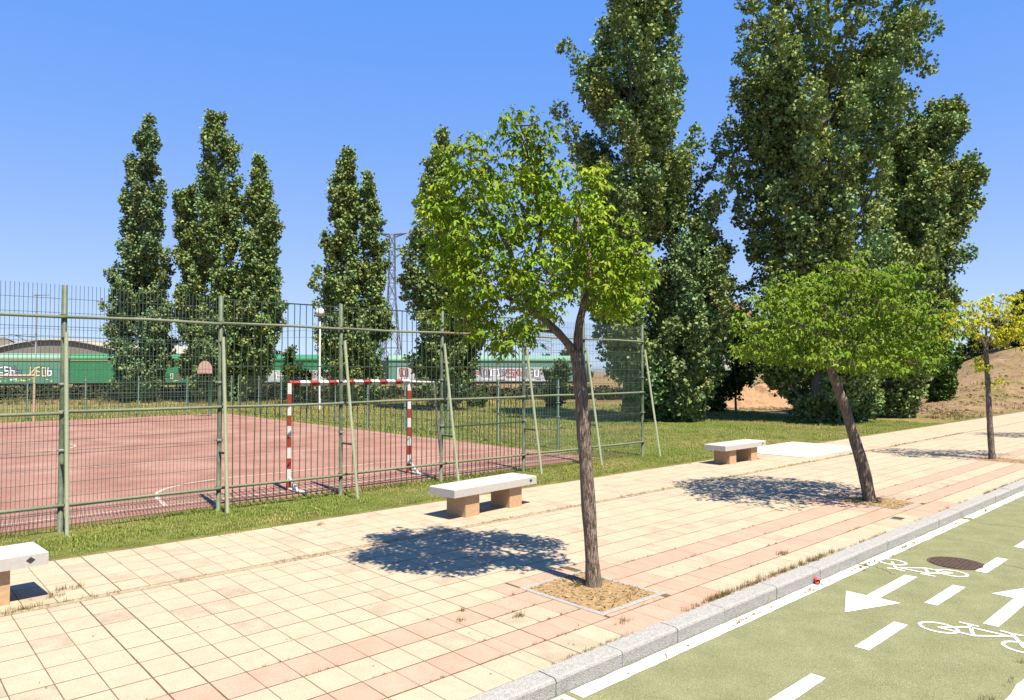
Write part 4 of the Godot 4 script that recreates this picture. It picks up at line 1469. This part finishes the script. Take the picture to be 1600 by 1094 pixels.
	for i in lv.size() - 1:
		var h0: float = lv[i][0]
		var h1: float = lv[i + 1][0]
		var a: float = lv[i][1]
		var b: float = lv[i + 1][1]
		var cs := [Vector2(-1, -1), Vector2(1, -1), Vector2(1, 1), Vector2(-1, 1)]
		for k in 4:
			var c: Vector2 = cs[k]
			var d: Vector2 = cs[(k + 1) % 4]
			bar(st, Vector3(c.x * a, h0, c.y * a), Vector3(c.x * b, h1, c.y * b), 0.18)
			bar(st, Vector3(c.x * a, h0, c.y * a), Vector3(d.x * b, h1, d.y * b), 0.13)
			bar(st, Vector3(d.x * a, h0, d.y * a), Vector3(c.x * b, h1, c.y * b), 0.13)
			bar(st, Vector3(c.x * b, h1, c.y * b), Vector3(d.x * b, h1, d.y * b), 0.1)
	part("tower", done(st), M.pylon, py)
	for arm in [[44.0, 4.6, 0.8], [39.5, 6.2, 2.6]]:
		st = mb()
		var h: float = arm[0]
		for s in [-1.0, 1.0]:
			var tip := Vector3(s * arm[1], h + 0.4, 0)
			for z in [-0.8, 0.8]:
				bar(st, Vector3(s * 0.8, h, z), tip, 0.2)
				bar(st, Vector3(s * 0.8, h - arm[2], z), tip, 0.18)
				bar(st, Vector3(s * 0.8, h, z), Vector3(s * arm[1] * 0.5, h - arm[2] * 0.5 + 0.2, 0), 0.08)
			bar(st, tip, tip + Vector3(0, -1.6, 0), 0.1)
		part("cross_arm", done(st), M.pylon, py)
	# overhead line masts along the railway
	var spots := [-64.0, -34.0, 6.2]
	var names := ["thin railway mast with a bracket at the far left", "thin railway mast hidden between the poplars", "thin railway mast just left of the nearest rough trunk"]
	for i in 3:
		var s: float = spots[i]
		var mast := thing("railway_mast", names[i], "mast", rf(s, 94.0 + (s + 75) * 0.21), YAW - PI / 2, "overhead line masts")
		st = mb(true)
		var top := 12.5 if i == 0 else 7.2
		tube(st, [Vector3(0, 0, 0), Vector3(0, top, 0)], [0.17, 0.1], 8)
		part("pole", done(st), M.steel, mast)
		st = mb(true)
		tube(st, [Vector3(0, 6.6, 0), Vector3(-3.4, 7.0, 0.4)], [0.05], 6)
		tube(st, [Vector3(0, 5.4, 0), Vector3(-2.6, 6.9, 0.3)], [0.045], 6)
		part("bracket", done(st), M.steel, mast)
		if i == 0:
			st = mb(true)
			tube(st, [Vector3(-0.4, top - 0.2, 0), Vector3(1.6, top - 0.15, 0)], [0.07], 6)
			part("bracket", done(st), M.steel, mast)
	var wires := [[Vector3(-0.6, 6.95, 0), "lower contact wire above the railway"], [Vector3(-2.8, 7.9, 0), "upper carrying wire above the railway"]]
	for wz in wires:
		st = mb(true)
		var pts := []
		for k in 25:
			var s := lerpf(-100, 40, k / 24.0)
			pts.append(rf(s, 93.5 + (s + 75) * 0.21, wz[0].y - 0.5 * sin(PI * fposmod(k / 6.0, 1.0))))
		tube(st, pts, [0.03], 5)
		tag(part("overhead_wire", done(st), M.steel, self), wz[1], "wire", "railway wires")
	# distant trees
	var spec := [[-31.0, 128.0, 6.2, 5.5, "olive tree rising just above the green wagon roof"], [-25.0, 134.0, 5.4, 4.0, "low tree showing left of the globe lamp pole"], [3.0, 136.0, 6.0, 6.0, "rounded tree above the pale wagon roof"], [10.5, 140.0, 5.6, 5.0, "rounded tree right behind the nearest rough trunk"], [-14.0, 138.0, 6.5, 5.0, "bluish tree beside the pylon foot"], [-48.0, 140.0, 6.0, 6.0, "tree beyond the train right of the warehouse"], [45.0, 110.0, 8.0, 7.0, "dark tree far behind the widest poplar"], [90.0, 148.0, 9.0, 6.0, "dark tree on the skyline left of the yellow tree"], [98.0, 150.0, 8.5, 5.0, "dark tree on the skyline behind the yellow tree"], [83.0, 150.0, 8.0, 5.0, "lowest dark tree on the skyline at the slope's end"]]
	for i in spec.size():
		var s: Array = spec[i]
		var p := rf(s[0], s[1])
		var g := hill(p.x, -p.z) - 0.05
		var h: float = s[2]
		if i >= 7:
			h = 5.2
		var w: float = s[3]
		leaf_tree("distant_tree", s[4], "tree", "trees on the skyline", p.x, -p.z, [[h, 0.0, 0.5, h * 0.85, 0.2, w * 0.6, h * 0.55, -0.2, w, h * 0.25, 0.1, w * 0.9, 0.2, 0.0, w * 0.6]], {"scale": 3.2, "ground": g, "clump": 1.7, "dense": 0.7, "tint": Color(0.0448, 0.0616, 0.0224) if i % 2 == 0 else Color(0.0336, 0.0476, 0.0224)})

# ---------------------------------------------------------------- benches, weeds, litter
func bench(label: String, u: float, v: float, turn: float) -> void:
	var root := thing("stone_bench", label, "bench", W(u, v), turn, "stone benches along the grass")
	var st := mb()
	box(st, Vector3(0, 0.405, 0), Vector3(1.9, 0.13, 0.56), 0.014)
	var seat := part("seat", done(st), M.bench_top, root)
	for e in [-0.5, 0.5]:
		st = mb()
		box(st, Vector3(e, 0.165, 0), Vector3(0.30, 0.345, 0.42))
		part("leg", done(st), M.bench_leg, root)
	st = mb()
	for q in [Vector3(-0.04, 0, 0), Vector3(0, 0.032, 0), Vector3(0.04, 0, 0), Vector3(-0.04, 0, 0), Vector3(0.04, 0, 0), Vector3(0, -0.032, 0)]:
		st.add_vertex(q + Vector3(0.80, 0.405, 0.2822))
	part("emblem", done(st), M.dark, seat)

func build_small() -> void:
	bench("pale stone bench cut off by the left edge of the picture", 0.46, 8.55, 0.06)
	bench("pale stone bench on two orange legs between the goal and the nearest tree", 7.5, 8.85, 0.1)
	bench("far pale stone bench beside the white concrete slab", 16.0, 9.35, 0.0)
	var st: SurfaceTool
	# weeds in the joints
	var xf := []
	var cols := []
	var put := func(u: float, v: float, s: float, c: Color, y: float) -> void:
		xf.append(Transform3D(Basis(Vector3.UP, rr(0, TAU)).scaled(Vector3(s, s * rr(0.7, 1.2), s)), W(u, v, y)))
		cols.append(c * rr(0.75, 1.2))
	var olive := Color(0.123, 0.112, 0.028)
	var brown := Color(0.168, 0.101, 0.0448)
	var straw := Color(0.235, 0.179, 0.0784)
	var f := FastNoiseLite.new()
	f.seed = 77
	f.frequency = 0.6
	for k in 1500:
		var u := rr(0.6, 30.0)
		var d := f.get_noise_2d(u, 0.0)
		if rng.randf() < 0.55 + d * 1.6:
			put.call(u, 8.08 + rr(-0.05, 0.05), rr(0.2, 0.5), olive.lerp(straw, rng.randf()), -0.008)
	for k in 3600:
		var u := rr(2.6, 34.0)
		var d := f.get_noise_2d(u * 1.5, 9.0)
		var strong := 0.8 + d if u > 5.6 and u < 9.5 else 0.2 + d * 1.4
		if rng.randf() < strong:
			put.call(u, 3.872 + rr(-0.015, 0.02) + (absf(rng.randfn(0, 0.03)) if u > 5 and u < 9 else 0.0), rr(0.25, 0.65) * (1.0 if u > 6 and u < 9 else 0.65), [olive, brown, straw][rng.randi() % 3], -0.01)
	for k in 1600:
		var u := rr(0.5, 16.0)
		var row: float = [4.26, 4.6, 4.965, 5.33][rng.randi() % 4]
		if f.get_noise_2d(u * 2.2, row * 9.0) > 0.16:
			put.call(u, row, rr(0.14, 0.34), olive.lerp(brown, rng.randf()), -0.008)
	for spot in [[1.15, 8.15, 26, 0.10], [1.62, 8.55, 22, 0.09], [1.5, 8.35, 14, 0.06], [4.05, 5.1, 8, 0.03], [4.5, 4.83, 14, 0.03], [5.1, 4.1, 10, 0.04], [8.4, 4.27, 20, 0.06], [5.0, 9.6, 8, 0.03], [5.62, 5.1, 12, 0.05], [5.66, 4.5, 8, 0.05], [4.2, 5.3, 8, 0.03], [13.1, 5.6, 16, 0.15]]:
		for k in spot[2]:
			put.call(spot[0] + rng.randfn(0, spot[3]), spot[1] + rng.randfn(0, spot[3] * 0.5), rr(0.25, 0.6), olive.lerp(straw, rng.randf() * 0.6), -0.008)
	for k in 260:
		var u := rr(3.5, 24.0)
		if f.get_noise_2d(u * 1.2, 33.0) > 0.1:
			put.call(u, 3.61 + rr(-0.03, 0.015), rr(0.2, 0.5), olive.lerp(straw, rng.randf()), -0.13)
	for k in 90:
		var u := rr(5.0, 12.0)
		put.call(u, 1.53 + rr(-0.05, 0.05), rr(0.2, 0.55), olive, -0.13)
	var wd := copies("joint_weeds", tuft(9, 8, 0.15, 0.9, 0.0035), M.blade, self, xf, cols)
	wd.set_meta("kind", "stuff")
	tag(wd, "small dry weeds growing in pavement joints and along the kerb", "weeds")
	# dead leaves in the gutter and on the paving
	xf = []
	cols = []
	for k in 1500:
		var u := rr(3.0, 26.0)
		var d := f.get_noise_2d(u * 1.2, 33.0)
		if rng.randf() > 0.25 + d * 2.0:
			continue
		xf.append(Transform3D(Basis.from_euler(Vector3(rr(-0.6, 0.6), rr(0, TAU), rr(-0.6, 0.6))).scaled(Vector3.ONE * rr(0.4, 1.4)), W(u, 3.61 - absf(rng.randfn(0, 0.035)), -0.118)))
		cols.append(Color(0.19, 0.123, 0.0448).lerp(Color(0.308, 0.235, 0.0672), rng.randf()) * rr(0.7, 1.1))
	for k in 900:
		var u := rr(1.0, 22.0)
		var v := rr(4.0, 9.8)
		xf.append(Transform3D(Basis.from_euler(Vector3(rr(-0.4, 0.4), rr(0, TAU), rr(-0.4, 0.4))).scaled(Vector3.ONE * rr(0.15, 0.6)), W(u, v, 0.006)))
		cols.append(Color(0.14, 0.0952, 0.0504) * rr(0.5, 1.2))
	for k in 160:
		xf.append(Transform3D(Basis.from_euler(Vector3(rr(-0.4, 0.4), rr(0, TAU), rr(-0.4, 0.4))).scaled(Vector3.ONE * rr(0.15, 0.5)), W(rr(3.5, 14.0), rr(1.5, 3.5), -0.122)))
		cols.append(Color(0.28, 0.269, 0.202) * rr(0.4, 1.3))
	var lv := copies("dead_leaves", make_chip(), M.blade, self, xf, cols)
	lv.set_meta("kind", "stuff")
	tag(lv, "brown dead leaf scraps along the gutter and paving", "leaves")
	# crushed can on the edge line
	var can := thing("crushed_can", "small crushed red can lying on the white edge line", "litter", W(7.93, 3.66, -0.092), 0.7)
	st = mb(true)
	tube(st, [Vector3(-0.055, 0, 0), Vector3(-0.05, 0.0, 0), Vector3(-0.02, 0.004, 0.006), Vector3(0.02, -0.003, -0.004), Vector3(0.05, 0.002, 0), Vector3(0.056, 0.002, 0)], [0.022, 0.031, 0.026, 0.029, 0.031, 0.022], 12)
	part("body", done(st), M.litter_red, can)
	st = mb(true)
	tube(st, [Vector3(0.056, 0.002, 0), Vector3(0.060, 0.002, 0)], [0.024, 0.02], 12)
	part("lid", done(st), M.litter_white, can)
	# small service cover
	var cv := thing("service_cover", "small dark square service cover in the paving by the leaning tree", "cover", W(11.66, 4.12, 0.004))
	st = mb()
	box(st, Vector3(0, -0.008, 0), Vector3(0.22, 0.02, 0.2), 0.003)
	part("frame", done(st), M.granite, cv)
	st = mb()
	box(st, Vector3(0, 0.003, 0), Vector3(0.17, 0.008, 0.15), 0.002)
	part("plate", done(st), M.manhole, cv)
